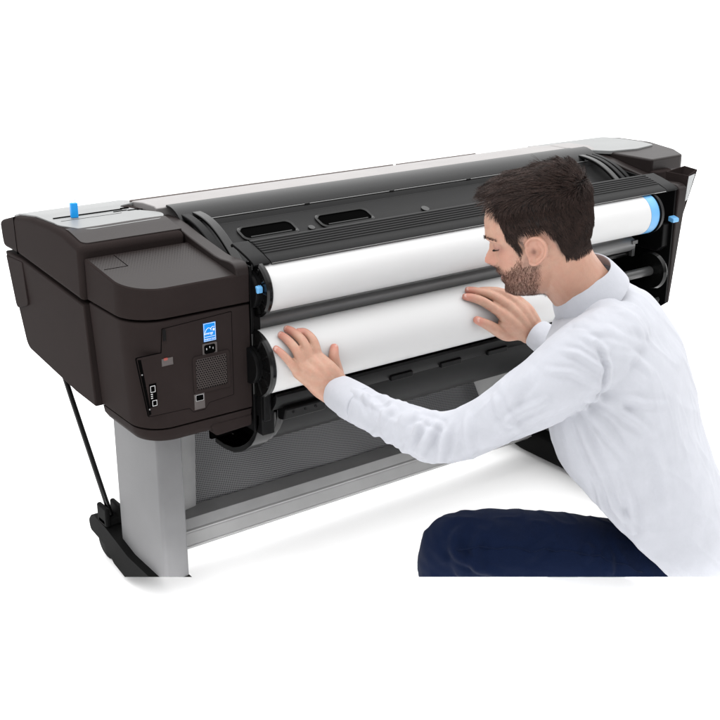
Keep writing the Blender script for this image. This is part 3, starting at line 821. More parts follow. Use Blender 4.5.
# left arm: shoulder, elbow, wrist
limb(BODY, [row((0.4165, 1.9300, 0.6759), .050), row((0.3265, 1.9250, 0.6122), .042), row((0.2163, 1.9400, 0.5232), .037), row((0.1430, 1.9650, 0.4885), .034), row((0.0845, 2.0200, 0.4887), .033), row((0.0232, 2.0900, 0.4942), .030), row((-0.0158, 2.1500, 0.4950), .0265), row((-0.0443, 2.1950, 0.5008), .0250)], 40)
limb(BODY, [row((0.5289, 2.2000, 0.6535), .046), row((0.5256, 2.3000, 0.5448), .038), row((0.5077, 2.4000, 0.4675), .034), row((0.4643, 2.4600, 0.4833), .030), row((0.4185, 2.5050, 0.5033), .0255), row((0.3935, 2.5250, 0.5157), .0235)], 30)
# thighs
limb(BODY, [row((0.5976, 2.0000, 0.1522), .075), row((0.3778, 1.9500, 0.2560), .06), row((0.1884, 1.9500, 0.2731), .05), row((0.2340, 1.9700, 0.1033), .045)], 24)

# ---- hands
NAILS = []
def finger(rows, nail=True, tipw=None):
    """rows: knuckle, first joint, second joint, tip; each (point, radius)"""
    R = [(*V(p), r) for p, r in rows]
    limb(BODY, R, 26, 18)
    if nail:
        a = Vector(R[-2][:3]); b = Vector(R[-1][:3]); NAILS.append((a, b, R[-1][3], Vector(tipw) if tipw else Vector((-.25, -.8, .55))))
def strand(rows): limb(BODY, [(*V(p), r) for p, r in rows], 16, 18)
# left hand: back of the hand towards us, fingers up over the roll, thumb to the right
LW = (-0.0484, 2.1970, 0.5000)
finger([((-0.0844, 2.2020, 0.5657), 0.01050), ((-0.0936, 2.2130, 0.5944), 0.00987), ((-0.1093, 2.2252, 0.6074), 0.00913), ((-0.1230, 2.2257, 0.6100), 0.00789)])
finger([((-0.0994, 2.1895, 0.5644), 0.01080), ((-0.1133, 2.1984, 0.5975), 0.01008), ((-0.1329, 2.2142, 0.6121), 0.00924), ((-0.1461, 2.2242, 0.6160), 0.00800)])
finger([((-0.1134, 2.1792, 0.5573), 0.01020), ((-0.1287, 2.1827, 0.5892), 0.00966), ((-0.1453, 2.1942, 0.6047), 0.00880), ((-0.1571, 2.2033, 0.6108), 0.00766)])
finger([((-0.1235, 2.1742, 0.5407), 0.00920), ((-0.1381, 2.1687, 0.5654), 0.00861), ((-0.1537, 2.1697, 0.5834), 0.00781), ((-0.1654, 2.1725, 0.5927), 0.00696)])
for k, (p, r) in enumerate((((-0.0850, 2.2027, 0.5654), .0125), ((-0.1002, 2.1907, 0.5641), .0128), ((-0.1140, 2.1800, 0.5572), .0122), ((-0.1240, 2.1750, 0.5408), .0112))):
    w = ((-0.0362, 2.1920, 0.5106), (-0.0442, 2.1900, 0.5027), (-0.0522, 2.1860, 0.4957), (-0.0582, 2.1820, 0.4865))[k]
    mid = tuple(.5*np.array(p)+.5*np.array(w)+np.array((0, -.004, .004)))
    strand([(p, r), (mid, .0160), (w, .0165)])
strand([((-0.0774, 2.2093, 0.5371), .013), ((-0.0701, 2.1900, 0.5242), .019), ((-0.0463, 2.1950, 0.5008), .022)])
strand([((-0.1098, 2.1901, 0.5258), .011), ((-0.0841, 2.1820, 0.5059), .017), ((-0.0564, 2.1880, 0.4862), .020)])
finger([((-0.0481, 2.1920, 0.5235), 0.01650), ((-0.0472, 2.2259, 0.5173), 0.01575), ((-0.0526, 2.2242, 0.5545), 0.01155), ((-0.0522, 2.2371, 0.5722), 0.00905)], True, (.75, -.65, .2))
# right hand: fingers pointing left along the roll, thumb below
finger([((0.3142, 2.4855, 0.5661), 0.01120), ((0.2750, 2.4765, 0.5942), 0.01050), ((0.2495, 2.4773, 0.6040), 0.00968), ((0.2327, 2.4768, 0.6069), 0.00812)], True, (-.2, -.7, .7))
finger([((0.3306, 2.5000, 0.5799), 0.01120), ((0.2923, 2.4963, 0.6048), 0.01050), ((0.2605, 2.4974, 0.6131), 0.00946), ((0.2402, 2.5004, 0.6153), 0.00812)], True, (-.2, -.7, .7))
finger([((0.3471, 2.5157, 0.5844), 0.01060), ((0.3168, 2.5141, 0.6056), 0.00987), ((0.2894, 2.5137, 0.6104), 0.00880), ((0.2686, 2.5114, 0.6113), 0.00766)], False)
finger([((0.3618, 2.5282, 0.5805), 0.00960), ((0.3385, 2.5256, 0.5993), 0.00893), ((0.3158, 2.5249, 0.6037), 0.00814), ((0.2971, 2.5214, 0.6049), 0.00696)], False)
for k, (p, r) in enumerate((((0.3136, 2.4863, 0.5659), .0128), ((0.3298, 2.5011, 0.5793), .0130), ((0.3463, 2.5168, 0.5838), .0124), ((0.3612, 2.5289, 0.5802), .0112))):
    w = ((0.3789, 2.5120, 0.5009), (0.3855, 2.5150, 0.5131), (0.3925, 2.5200, 0.5233), (0.3978, 2.5280, 0.5291))[k]
    mid = tuple(.5*np.array(p)+.5*np.array(w)+np.array((0, -.003, .004)))
    strand([(p, r), (mid, .0155), (w, .0155)])
strand([((0.3219, 2.4952, 0.5418), .0125), ((0.3459, 2.5080, 0.5166), .0165), ((0.3817, 2.5180, 0.5061), .0190)])
finger([((0.3536, 2.5120, 0.5081), 0.01500), ((0.3269, 2.5029, 0.5107), 0.01491), ((0.2870, 2.4718, 0.5417), 0.01188), ((0.2585, 2.4580, 0.5590), 0.00928)], True, (-.1, -.85, .55))

for kp in ((-0.0830, 2.2000, 0.5662), (-0.0980, 2.1875, 0.5649), (-0.1120, 2.1772, 0.5576), (-0.1223, 2.1726, 0.5405), (0.3156, 2.4836, 0.5666), (0.3320, 2.4981, 0.5808), (0.3484, 2.5138, 0.5855)):
    bmesh.ops.create_uvsphere(BODY, u_segments=16, v_segments=10, radius=.0088, matrix=Matrix.Translation(V(kp)))
body = fuse(BODY, .0022, 3, 'body')
trim_me(body)
bc = coords(body)
H3 = (bc-np.array(HC)) @ HM.T           # in head coordinates
th = np.arctan2(H3[:, 1], H3[:, 0]-(prof(BK, H3[:, 2])+(prof(FR, H3[:, 2])-prof(BK, H3[:, 2]))*.46)); ath = np.abs(th); hu = H3[:, 2]
def sst(a, b, x): t = np.clip((x-a)/(b-a), 0, 1); return t*t*(3-2*t)
def hairline(t):
    """lowest hair on the head at azimuth t"""
    return np.interp(t, [0, .45, .72, .88, 1.00, 1.08, 1.16, 1.21, 1.27, 1.66, 1.74, 1.84, 1.96, 2.10, 2.4, PI], [.0790, .077, .058, .038, .008, -.022, -.028, -.010, .011, .010, .000, -.018, -.036, -.048, -.051, -.046])
def beard_mask(t, u):
    top = np.interp(t, [0, .30, .42, .60, .85, 1.05, 1.20, 1.5], [-.0535, -.0535, -.0560, -.0640, -.060, -.046, -.028, -.028])
    m = sst(.009, -.009, u-top)*sst(1.62, 1.45, t)*sst(-.128, -.112, u)
    lips = sst(.34, .24, t)*np.exp(-((u+.0735)/.0095)**4)
    return m*(1-lips)
def vnoise(P, sc, seed=0):
    o = Vector((seed*17.3, seed*7.1, seed*3.7)); return np.array([mnoise.noise(Vector(p)*sc+o) for p in P])
head = (np.abs(H3[:, 1]) < .1) & (hu > -.125) & (np.abs(H3[:, 0]) < .14)
skin = np.tile(np.array((.585, .336, .242)), (len(bc), 1))
n1 = vnoise(bc, 60); n2 = vnoise(bc, 220, 2)
n3 = vnoise(bc, 480, 4); skin *= (1+.07*n1+.06*n2+.05*n3)[:, None]; skin[:, 1:] *= (1-.10*np.clip(vnoise(bc, 95, 8), -.5, 1))[:, None]
def tint(mask, col, k): skin[:] = skin*(1-(mask*k)[:, None])+np.array(col)*(mask*k)[:, None]
hm = head*1.0
tint(hm*np.exp(-((ath-.55)/.4)**2-((hu+.035)/.025)**2), (.60, .27, .20), .45)               # cheeks
tint(hm*np.exp(-(H3[:, 1]/.018)**2-((hu+.047)/.016)**2)*(H3[:, 0] > .09), (.60, .25, .19), .6)   # nose
tint(hm*sst(.36, .24, ath)*np.exp(-((hu+.0735)/.008)**4)*(H3[:, 0] > .05), (.42, .15, .13), .75)   # lips
earm = hm*np.exp(-((H3[:, 0]-.004)/.03)**4)*(np.abs(H3[:, 1]) > .0690)*np.exp(-((hu+.0265)/.032)**4)
tint(earm, (.62, .30, .23), .38)
tint(hm*np.exp(-((H3[:, 0]-.012)/.0036)**2-((hu+.0285)/.006)**2)*(np.abs(H3[:, 1]) > .06), (.22, .08, .06), .7)  # shade of the ear canal painted into the skin
nk = (np.linalg.norm(bc-np.array(HC), axis=1) < .24)*sst(-.045, -.085, hu)*sst(1.0, 1.6, ath)*(1-earm)
tint(nk, (.50, .265, .185), .55)
bm_ = hm*(1-earm)*beard_mask(ath, hu)
tint(bm_*(.8+.5*n2), (.21, .105, .080), .62)
tint(hm*(1-earm)*sst(-.002, .014, hu-hairline(ath)), (.07, .045, .038), .8)
tint(hm*np.exp(-((np.abs(H3[:, 1])-.031)/.018)**4-((hu+.0175)/.0075)**2)*(H3[:, 0] > .06), (.33, .15, .13), .6)  # shade of lids and eye sockets painted into the skin
for a, b, r, w in NAILS:                                                     # pinker finger ends and knuckles
    d = np.linalg.norm(bc-np.array(b), axis=1); tint(np.exp(-(d/.016)**2), (.64, .22, .17), .75)
    d = np.linalg.norm(bc-np.array(a), axis=1); tint(np.exp(-(d/.010)**2), (.56, .26, .20), .5); tint(np.exp(-((d-.004)/.0016)**2)*(n2 > -.1), (.40, .20, .15), .35)  # dark rings paint the shade of the joint creases
paint(body, 'skin_tone', np.clip(skin*.72, .01, 1))
SKIN = attr_mat('skin', 'skin_tone', .46, .4, .2, (1, .35, .2), .45, 480)
body_o = mpart('body', body, SKIN)
NAILM = plastic('fingernail', (.48, .28, .235), .3, .5)
for a, b, r, w in NAILS:
    d = (b-a).normalized(); up = (w-d*w.dot(d)).normalized(); sd = d.cross(up)
    bm = BM(); bmesh.ops.create_uvsphere(bm, u_segments=14, v_segments=8, radius=1)
    M4 = Matrix((sd*r*.60, d*r*.72, up*r*.22)).transposed().to_4x4(); M4.translation = b-d*r*.10+up*r*.74
    bmesh.ops.transform(bm, matrix=M4, verts=bm.verts); bmpart('fingernail', bm, NAILM)

# ---- hair, brows, lashes and beard: thousands of single strands over a close undercoat
def strands(name, root, d1, d2, length, rad, tone, mat, nseg=4):
    """root (n,3); d1 start direction, d2 end direction (bends from one to the other)"""
    n = len(root); verts = []; tn = []
    side = np.cross(d1, d2+1e-3*np.array((.3, .5, .8))); side /= np.linalg.norm(side, axis=1)[:, None]+1e-9
    oth = np.cross(side, d1); oth /= np.linalg.norm(oth, axis=1)[:, None]+1e-9
    P = root.copy(); step = length[:, None]/nseg
    for j in range(nseg+1):
        s = j/nseg; r = (rad*(1-.75*s**1.5))[:, None]
        for k in range(3):
            a = 2*PI*k/3; verts.append(P+side*r*math.cos(a)+oth*r*math.sin(a)); tn.append(tone)
        d = d1*(1-s)+d2*s; d = d/(np.linalg.norm(d, axis=1)[:, None]+1e-9); P = P+d*step
    Vt = np.stack(verts, 1).reshape(-1, 3); per = 3*(nseg+1); F = []
    base = (np.arange(n)*per)[:, None]
    for j in range(nseg):
        for k in range(3):
            q = np.array([j*3+k, j*3+(k+1) % 3, (j+1)*3+(k+1) % 3, (j+1)*3+k]); F.append(base+q)
    F = np.concatenate(F, 0)
    me = bpy.data.meshes.new(name); me.vertices.add(len(Vt)); me.vertices.foreach_set('co', Vt.ravel())
    me.loops.add(F.size); me.loops.foreach_set('vertex_index', F.ravel().astype(np.int32))
    me.polygons.add(len(F)); me.polygons.foreach_set('loop_start', np.arange(0, F.size, 4, dtype=np.int32))
    me.update(calc_edges=True); me.validate()
    paint(me, 'hair_tone', np.repeat(tone, per, 0))
    return me
HAIRM = attr_mat('hair', 'hair_tone', .5, .22)
def hair_thick(t, u):
    a = np.abs(t)
    topk = sst(.03, .085, u)
    front = sst(1.0, .3, a)*sst(.045, .07, u)
    return .0075+.0070*topk+.0075*front+.003*sst(2.0, 2.6, a)*sst(-.06, 0, u)
def head_normal(t, u):
    e = 1e-3; p = head_surf(t, u); a = head_surf(t+e, u)-p; b = head_surf(t, u+e)-p
    n = np.cross(a, b); n /= np.linalg.norm(n, axis=-1)[..., None]+1e-12
    sg = np.sign(np.sum(n*(p-np.array((0, 0, -.01))), -1)); return n*sg[..., None]
def sample(n, umin, umax, fn):
    T, Uo = [], []
    while len(T) < n:
        t = rng.uniform(-PI, PI, n); u = rng.uniform(umin, umax, n)
        k = rng.uniform(0, 1, n) < fn(np.abs(t), u); T += list(t[k]); Uo += list(u[k])
    return np.array(T[:n]), np.array(Uo[:n])
def surf_weight(t, u):      # even density: rings near the crown are short
    return np.clip(prof(WD, u)/.0725, .05, 1)
hb = BM(); hb.from_mesh(body)
bmesh.ops.delete(hb, geom=[v for v in hb.verts if (v.co-HC).length > .17], context='VERTS')
HEAD_BVH = BVHTree.FromBMesh(hb); hb.free()
def on_head(P, N, outer=False):
    """move points out to the real skin where the neck covers the plain head shape"""
    out = P.copy()
    for i in range(len(P)):
        n_ = Vector(N[i]); h = HEAD_BVH.ray_cast(Vector(P[i])+n_*.04, -n_, .045)
        if h[0] is not None and (h[0]-Vector(P[i])).dot(n_) > (-.0005 if outer else -.02):
            out[i] = h[0]+n_*(.0006 if outer else 0)
    return out
n = 21000
T, Uu = sample(n, -.075, .1025, lambda t, u: surf_weight(t, u)*(u > hairline(t)))
T2, U2 = sample(4500, .080, .1029, lambda t, u: np.ones_like(t)*.6); T3, U3 = sample(3500, -.074, -.01, lambda t, u: (t > 1.78)*(u > hairline(t))*1.0); T = np.concatenate([T, T2, T3]); Uu = np.concatenate([Uu, U2, U3]); n = len(T)
P0_ = head_surf(T, Uu); N0 = head_normal(T, Uu); a = np.abs(T)
top = sst(.035, .085, Uu)
fwd = np.array((1.0, .12, .25)); down = np.stack([np.where(a < 1.5, -.45, np.where(a < 2.1, -.35, .0)), np.zeros(n), -np.ones(n)], 1)
flow = top[:, None]*fwd+(1-top)[:, None]*down
clump = vnoise(P0_, 70, 5); clump2 = vnoise(P0_, 70, 9)
flow = flow+np.stack([clump*.35, clump2*(.55-.30*top), clump2*(.25-.2*top)], 1)+rng.normal(0, .11, (n, 3))
flow -= N0*np.sum(flow*N0, 1)[:, None]; flow /= np.linalg.norm(flow, axis=1)[:, None]+1e-9
th_ = hair_thick(T, Uu)
L = (.0125+.0035*sst(-.05, .02, Uu)+.024*top*(1-.45*sst(.6, 1.6, a))+.006*sst(1.0, .3, a)*top)*rng.uniform(.75, 1.15, n)
lift = np.minimum(np.clip(th_/L*1.12, .2, .85), 1-.55*sst(.060, .088, Uu))
d1 = flow*np.sqrt(1-(lift*.95)**2)[:, None]+N0*(lift)[:, None]; d2 = flow*1.0+N0*(lift*.25-.10+.12*sst(0, -.03, Uu)*(a > 1.7)-.10*top*(a > .9))[:, None]
quiff = (sst(.9, .2, a)*sst(.055, .075, Uu)*sst(.097, .086, Uu))[:, None]
d2 = d2+quiff*np.array((.05, 0, .42))
tone = np.array((.030, .0185, .0155))*(1+.5*clump+rng.uniform(-.5, 1.0, n))[:, None]; tone = np.clip(tone, .004, .2)
root = on_head(head_to_man(P0_), N0 @ HM)-(N0 @ HM)*.001; D1 = d1 @ HM; D2 = d2 @ HM
hair_me = strands('hair', root, D1, D2, L, np.full(n, .00052), tone, HAIRM)
# close undercoat so no scalp shows between strands
bmh = BM(); nt_, nu_ = 120, 90; G = []
for j in range(nu_+1):
    row_ = []
    for k in range(nt_):
        t = -PI+2*PI*k/nt_; lo_ = float(hairline(abs(t)))+.003+.013*(abs(t) > 1.75); u = lo_+(.1029-lo_)*(j/nu_)
        p = head_surf(t, u); nn = head_normal(np.array(t), np.array(u)); w = sst(0, .12, j/nu_)
        q = p+nn*(float(hair_thick(np.array(t), np.array(u)))*.24*w+.0003+.0012*mnoise.noise(Vector(p)*90)*w)
        row_.append(bmh.verts.new(on_head(head_to_man(q)[None], (nn @ HM)[None], True)[0]))
    G.append(row_)
for A, B_ in zip(G, G[1:]):
    for k in range(nt_): bmh.faces.new((A[k], A[(k+1) % nt_], B_[(k+1) % nt_], B_[k]))
bmh.faces.new(G[-1]); bmesh.ops.recalc_face_normals(bmh, faces=bmh.faces)
cap = bpy.data.meshes.new('cap'); bmh.to_mesh(cap); bmh.free(); cap.shade_smooth()
cc_ = coords(cap); paint(cap, 'hair_tone', np.clip(np.array((.008, .0055, .005))*(1+.5*vnoise(cc_, 160, 3))[:, None], .003, 1))
bmj = BM(); bmj.from_mesh(hair_me); bmj.from_mesh(cap)
hm2 = bpy.data.meshes.new('hair'); bmj.to_mesh(hm2); bmj.free(); bpy.data.meshes.remove(cap); bpy.data.meshes.remove(hair_me)
hair_o = mpart('hair', hm2, HAIRM)
# beard
n = 8000
T, Uu = sample(n, -.125, -.02, lambda t, u: beard_mask(t, u)*((t < 1.20) | ((u < -.054) & (t < 1.6))))
P0_ = head_surf(T, Uu); N0 = head_normal(T, Uu)
flow = np.stack([np.full(n, .15), np.zeros(n), -np.ones(n)], 1)+rng.normal(0, .3, (n, 3)); flow -= N0*np.sum(flow*N0, 1)[:, None]; flow /= np.linalg.norm(flow, axis=1)[:, None]
d1 = flow*.75+N0*.55; d2 = flow+N0*.1
tone = np.clip(np.array((.085, .042, .030))*(1+rng.uniform(-.6, 1.0, n))[:, None], .004, .3)
mpart('beard', strands('beard', on_head(head_to_man(P0_), N0 @ HM), d1 @ HM, d2 @ HM, rng.uniform(.003, .0058, n), np.full(n, .00016), tone, HAIRM, 3), HAIRM)
for s in (1, -1):
    m_ = 170; y = s*rng.uniform(.012, .052, m_); k = (np.abs(y)-.012)/.04
    Uu = .0010+.005*np.sin(k*2.4)-.006*k**2+rng.uniform(-.0030, .0030, m_)*(1-.5*k)
    T = np.arcsin(np.clip(np.abs(y)/prof(WD, Uu), 0, .99)**(1/.86))*np.sign(y); P0_ = head_surf(T, Uu); N0 = head_normal(T, Uu)
    fl_ = np.stack([-.3*np.ones(m_), s*np.ones(m_), .25*np.ones(m_)], 1)+rng.normal(0, .2, (m_, 3)); fl_ -= N0*np.sum(fl_*N0, 1)[:, None]; fl_ /= np.linalg.norm(fl_, axis=1)[:, None]
    tone = np.tile((.06, .035, .026), (m_, 1))*rng.uniform(.6, 1.4, (m_, 1))
    mpart('eyebrow', strands('eyebrow', head_to_man(P0_), (fl_+N0*.4) @ HM, fl_ @ HM, rng.uniform(.006, .010, m_), np.full(m_, .00022), tone, HAIRM, 3), HAIRM)
    m_ = 60; q = np.linspace(-1.35, 1.45, m_); cen_ = np.array((.0740, s*.0315, -.0135))
    rt = cen_+np.stack([.0123*np.cos(q)*.93, .0123*np.sin(q), np.full(m_, -.0050)-.001*np.cos(q)], 1)
    dl = np.stack([np.cos(q), np.sin(q)*.8, np.full(m_, -.55)], 1)
    mpart('eyelash', strands('eyelash', head_to_man(rt), dl @ HM, (dl+np.array((0, 0, .5))) @ HM, np.full(m_, .0046), np.full(m_, .00024), np.tile((.012, .008, .007), (m_, 1)), HAIRM, 3), HAIRM)

# ---- shirt: trunk and sleeves fused into one cloth, then folds pressed into it
TY = math.radians(24)
TFW = Vector((-math.cos(TY), math.sin(TY), 0)); TLF = Vector((-math.sin(TY), -math.cos(TY), 0))
SH = BM()
def torso(bm, rows, seg=72):
    """rows: centre, half depth front, half depth back, half width"""
    S = smooth_path([(*V(p), a, b, c) for p, a, b, c in rows], 40); rings = []
    for i in range(len(S)):
        c = Vector(S[i][:3]); d = Vector(S[min(39, i+1)][:3])-Vector(S[max(0, i-1)][:3]); d.normalize()
        l = TLF; f = l.cross(d).normalized()
        if f.dot(TFW) < 0: f = -f
        ring = []
        for k in range(seg):
            t = 2*PI*k/seg; cs, sn = math.cos(t), math.sin(t); e = .82
            cs = math.copysign(abs(cs)**e, cs); sn = math.copysign(abs(sn)**e, sn)
            ring.append(bm.verts.new(c+f*cs*(S[i][3] if cs > 0 else S[i][4])+l*sn*S[i][5]))
        rings.append(ring)
    fs = []
    for A, B_ in zip(rings, rings[1:]):
        for k in range(seg): fs.append(bm.faces.new((A[k], A[(k+1) % seg], B_[(k+1) % seg], B_[k])))
    fs.append(bm.faces.new(rings[0])); fs.append(bm.faces.new(rings[-1])); bmesh.ops.recalc_face_normals(bm, faces=fs)
torso(SH, [((0.6489, 2.0300, 0.0650), .115, .135, .190), ((0.6075, 2.0300, 0.1906), .115, .135, .185), ((0.5583, 2.0350, 0.3199), .110, .138, .182), ((0.5090, 2.0450, 0.4321), .105, .143, .187), ((0.4770, 2.0550, 0.5312), .108, .146, .195), ((0.4583, 2.0650, 0.6081), .105, .138, .195), ((0.4477, 2.0700, 0.6659), .092, .112, .182), ((0.4407, 2.0750, 0.6995), .080, .088, .150), ((0.4318, 2.0750, 0.7209), .074, .062, .092), ((0.4256, 2.0750, 0.7305), .058, .056, .066)])
# the hem rises over the thigh
hem_p = V((0.4473, 1.8500, 0.3709)); hem_n = Vector((.119, 0, .125)).normalized()
r_ = bmesh.ops.bisect_plane(SH, geom=list(SH.verts)+list(SH.edges)+list(SH.faces), plane_co=hem_p, plane_no=hem_n, clear_inner=True)
bmesh.ops.holes_fill(SH, edges=[e for e in r_['geom_cut'] if isinstance(e, bmesh.types.BMEdge)], sides=0)
limb(SH, [row((0.4336, 2.0600, 0.7081), .046), row((0.4390, 2.0000, 0.7007), .052), row((0.4462, 1.9600, 0.6878), .060)], 12, 32)
limb(SH, [row((0.4366, 2.0800, 0.7193), .056), row((0.4742, 2.1400, 0.6988), .054), row((0.5145, 2.1900, 0.6588), .060)], 12, 32)
limb(SH, [row((0.4631, 1.9900, 0.6870), .060), row((0.4055, 1.9250, 0.6703), .070), row((0.3485, 1.9050, 0.6330), .066), row((0.2903, 1.9100, 0.5897), .056), row((0.2321, 1.9250, 0.5413), .0495), row((0.1775, 1.9450, 0.5072), .0490), row((0.1355, 1.9650, 0.4945), .0490), row((0.0934, 2.0100, 0.4930), .0450), row((0.0477, 2.0600, 0.4942), .0400), row((0.0039, 2.1100, 0.4964), .0385), row((-0.0217, 2.1450, 0.4949), .0375)], 60, 40)
limb(SH, [row((0.5072, 2.1700, 0.6488), .062), row((0.5248, 2.2500, 0.5841), .060), row((0.5282, 2.3400, 0.5035), .052), row((0.5102, 2.4100, 0.4591), .045), row((0.4671, 2.4500, 0.4822), .040), row((0.4317, 2.4850, 0.4959), .036), row((0.4159, 2.5020, 0.5019), .034)], 40, 36)
shirt = fuse(SH, .0032, 12, 'shirt')
FOLDS = [  # (points, width, height): ridges positive, creases negative
    ([(0.1544, 1.9000, 0.5786), (0.1272, 1.9000, 0.5366), (0.1080, 1.9200, 0.4770)], .009, .0050),
    ([(0.1719, 1.9000, 0.5805), (0.1512, 1.8900, 0.5371), (0.1435, 1.9100, 0.4698)], .008, .0042),
    ([(0.1347, 1.9200, 0.5704), (0.1046, 1.9400, 0.5232), (0.0815, 1.9800, 0.4616)], .007, .0036),
    ([(0.1906, 1.8800, 0.5980), (0.1850, 1.8800, 0.5548), (0.1957, 1.9000, 0.4940)], .009, .0030),
    ([(0.1176, 1.9600, 0.5539), (0.0807, 1.9800, 0.5259), (0.0528, 2.0200, 0.4641)], .007, .0032),
    ([(0.0737, 2.0000, 0.5494), (0.0448, 2.0200, 0.5212), (0.0267, 2.0500, 0.4591)], .006, .0026),
    ([(0.0095, 2.0700, 0.5354), (0.0230, 2.0700, 0.4942), (0.0530, 2.0300, 0.4597)], .006, .0028),
    ([(0.2233, 1.8700, 0.6206), (0.2420, 1.8700, 0.5835), (0.2782, 1.8700, 0.5496)], .008, .0024),
    ([(0.0949, 1.9800, 0.5575), (0.1083, 1.9500, 0.5424), (0.1426, 1.9200, 0.5376)], .006, .0026),
    ([(-0.0154, 2.1000, 0.5338), (0.0378, 2.0500, 0.5230), (0.1096, 1.9700, 0.5261)], .006, .0022),
    ([(0.0227, 2.0600, 0.5373), (0.0600, 2.0300, 0.5211), (0.1272, 1.9600, 0.5304)], .008, -.0026),
    ([(0.3440, 1.8800, 0.7278), (0.3799, 1.8700, 0.7223), (0.4171, 1.8700, 0.6972)], .006, .0018),
    ([(0.3290, 1.8500, 0.7007), (0.3663, 1.8500, 0.6954), (0.4104, 1.8600, 0.6683)], .006, .0022),
    ([(0.3175, 1.8500, 0.6648), (0.3564, 1.8400, 0.6650), (0.4091, 1.8600, 0.6392)], .006, .0016),
    ([(0.3727, 1.9000, 0.7319), (0.4281, 1.9000, 0.7229), (0.5007, 1.9400, 0.6798)], .007, .0016),
    ([(0.4299, 1.8800, 0.6900), (0.4695, 1.9000, 0.6756), (0.5145, 1.9300, 0.6348)], .007, .0014),
    ([(0.3938, 1.8600, 0.6135), (0.4434, 1.8600, 0.5913), (0.5127, 1.9000, 0.5327)], .008, .0032),
    ([(0.3850, 1.8600, 0.5913), (0.4277, 1.8700, 0.5496), (0.4855, 1.9000, 0.4745)], .008, .0036),
    ([(0.3724, 1.8600, 0.5727), (0.4046, 1.8800, 0.5070), (0.4425, 1.9000, 0.4270)], .008, .0034),
    ([(0.4183, 1.8600, 0.6061), (0.4675, 1.8800, 0.6018), (0.5344, 1.9200, 0.5818)], .008, .0024),
    ([(0.3991, 1.8600, 0.7097), (0.4150, 1.8500, 0.6720), (0.4147, 1.8500, 0.6285), (0.3915, 1.8600, 0.5969), (0.3672, 1.8700, 0.5722)], .004, -.0030),
    ([(0.4090, 1.8600, 0.7132), (0.4251, 1.8500, 0.6720), (0.4252, 1.8500, 0.6249), (0.4023, 1.8600, 0.5895), (0.3765, 1.8700, 0.5628)], .004, .0012),
    ([(0.5302, 1.9200, 0.5279), (0.5429, 1.9200, 0.4651), (0.5633, 1.9200, 0.3787), (0.5856, 1.9200, 0.2961)], .007, .0036),
    ([(0.6170, 1.9800, 0.4043), (0.5882, 1.9400, 0.3623), (0.5288, 1.9000, 0.3422)], .008, .0042),
    ([(0.6467, 2.0000, 0.3484), (0.6068, 1.9500, 0.3112), (0.5430, 1.9000, 0.3051)], .008, .0040),
    ([(0.6684, 2.0000, 0.2843), (0.6225, 1.9500, 0.2645), (0.5680, 1.9000, 0.2718)], .008, .0036),
    ([(0.5939, 1.9800, 0.4514), (0.5646, 1.9400, 0.4195), (0.5150, 1.9000, 0.3990)], .007, .0028),
    ([(0.4936, 1.8900, 0.5217), (0.5215, 1.8900, 0.4438), (0.5309, 1.8800, 0.3691)], .011, -.0030),
    ([(0.4604, 1.8800, 0.4682), (0.4827, 1.8800, 0.4091), (0.4885, 1.8700, 0.3542)], .008, .0032),
    ([(0.4286, 1.8900, 0.4438), (0.4513, 1.8800, 0.3991), (0.4898, 1.8600, 0.3556)], .007, .0032),
    ([(0.4116, 1.9000, 0.4587), (0.4267, 1.8900, 0.4200), (0.4356, 1.8700, 0.3903)], .006, .0026),
    ([(0.2836, 1.9000, 0.5173), (0.3229, 1.8800, 0.5548), (0.3712, 1.8700, 0.5909)], .009, .0028),
    ([(0.3152, 1.8500, 0.6139), (0.2751, 1.8600, 0.5876), (0.2433, 1.8700, 0.5534)], .008, .0026),
    ([(0.2918, 1.8800, 0.6536), (0.2676, 1.8800, 0.6204), (0.2571, 1.8800, 0.5831)], .009, .0022),
]
def fold_field(C_, folds, near=.16):
    D = np.zeros(len(C_))
    for pts, w, h in folds:
        Q = np.array([V(p) for p in pts]); best = np.full(len(C_), 1e9); tt = np.zeros(len(C_)); m = len(Q)-1
        for i in range(m):
            a, b = Q[i], Q[i+1]; ab = (b-a)*np.array((1, .35, 1)); ap = (C_-a)*np.array((1, .35, 1))
            t = np.clip(ap @ ab/(ab @ ab), 0, 1); d = np.linalg.norm(ap-t[:, None]*ab, axis=1)
            k = d < best; best[k] = d[k]; tt[k] = (i+t[k])/m
        ends = np.sin(PI*np.clip(.08+tt*.84, 0, 1))**.6
        x = best/w; D += 1.7*h*ends*(np.exp(-x*x)-.45*np.exp(-((x-1.55)/.6)**2))
    return D
sc_ = coords(shirt); sn_ = normals(shirt)
w1 = np.array([mnoise.noise(Vector((p[0]*8+p[2]*8, p[1]*6, p[2]*17-p[0]*12))) for p in sc_])
w2 = np.array([mnoise.noise(Vector((p[0]*26-p[2]*20, p[1]*14, p[2]*34+p[0]*10))+Vector((9, 3, 1))) for p in sc_])
def creases(P, f, stretch, seed):      # long soft pulled creases: ridged noise stretched along one direction
    s_ = np.array(stretch, float); s_ /= np.linalg.norm(s_); al = P @ s_
    Q = P*f-np.outer(al*f*.74, s_)
    v = np.array([mnoise.noise(Vector(q)+Vector((seed*3.1, seed*1.7, seed))) for q in Q])
    return np.clip(1-np.abs(v)*3.2, 0, 1)**1.5
arm_ = sst(-.16, -.02, sc_[:, 0])           # 0 on the forearm, 1 on the trunk
cr = creases(sc_, 17, (.75, 0, -.65), 2)*.0018*arm_+creases(sc_, 26, (.25, 0, -.97), 5)*.0008*arm_+creases(sc_, 30, (.35, 0, .94), 7)*.0018*(1-arm_)
disp = 1.35*fold_field(sc_, FOLDS)+.0026*w1+.0008*w2+cr-.001
set_coords(shirt, sc_+sn_*disp[:, None])
trim_me(shirt)
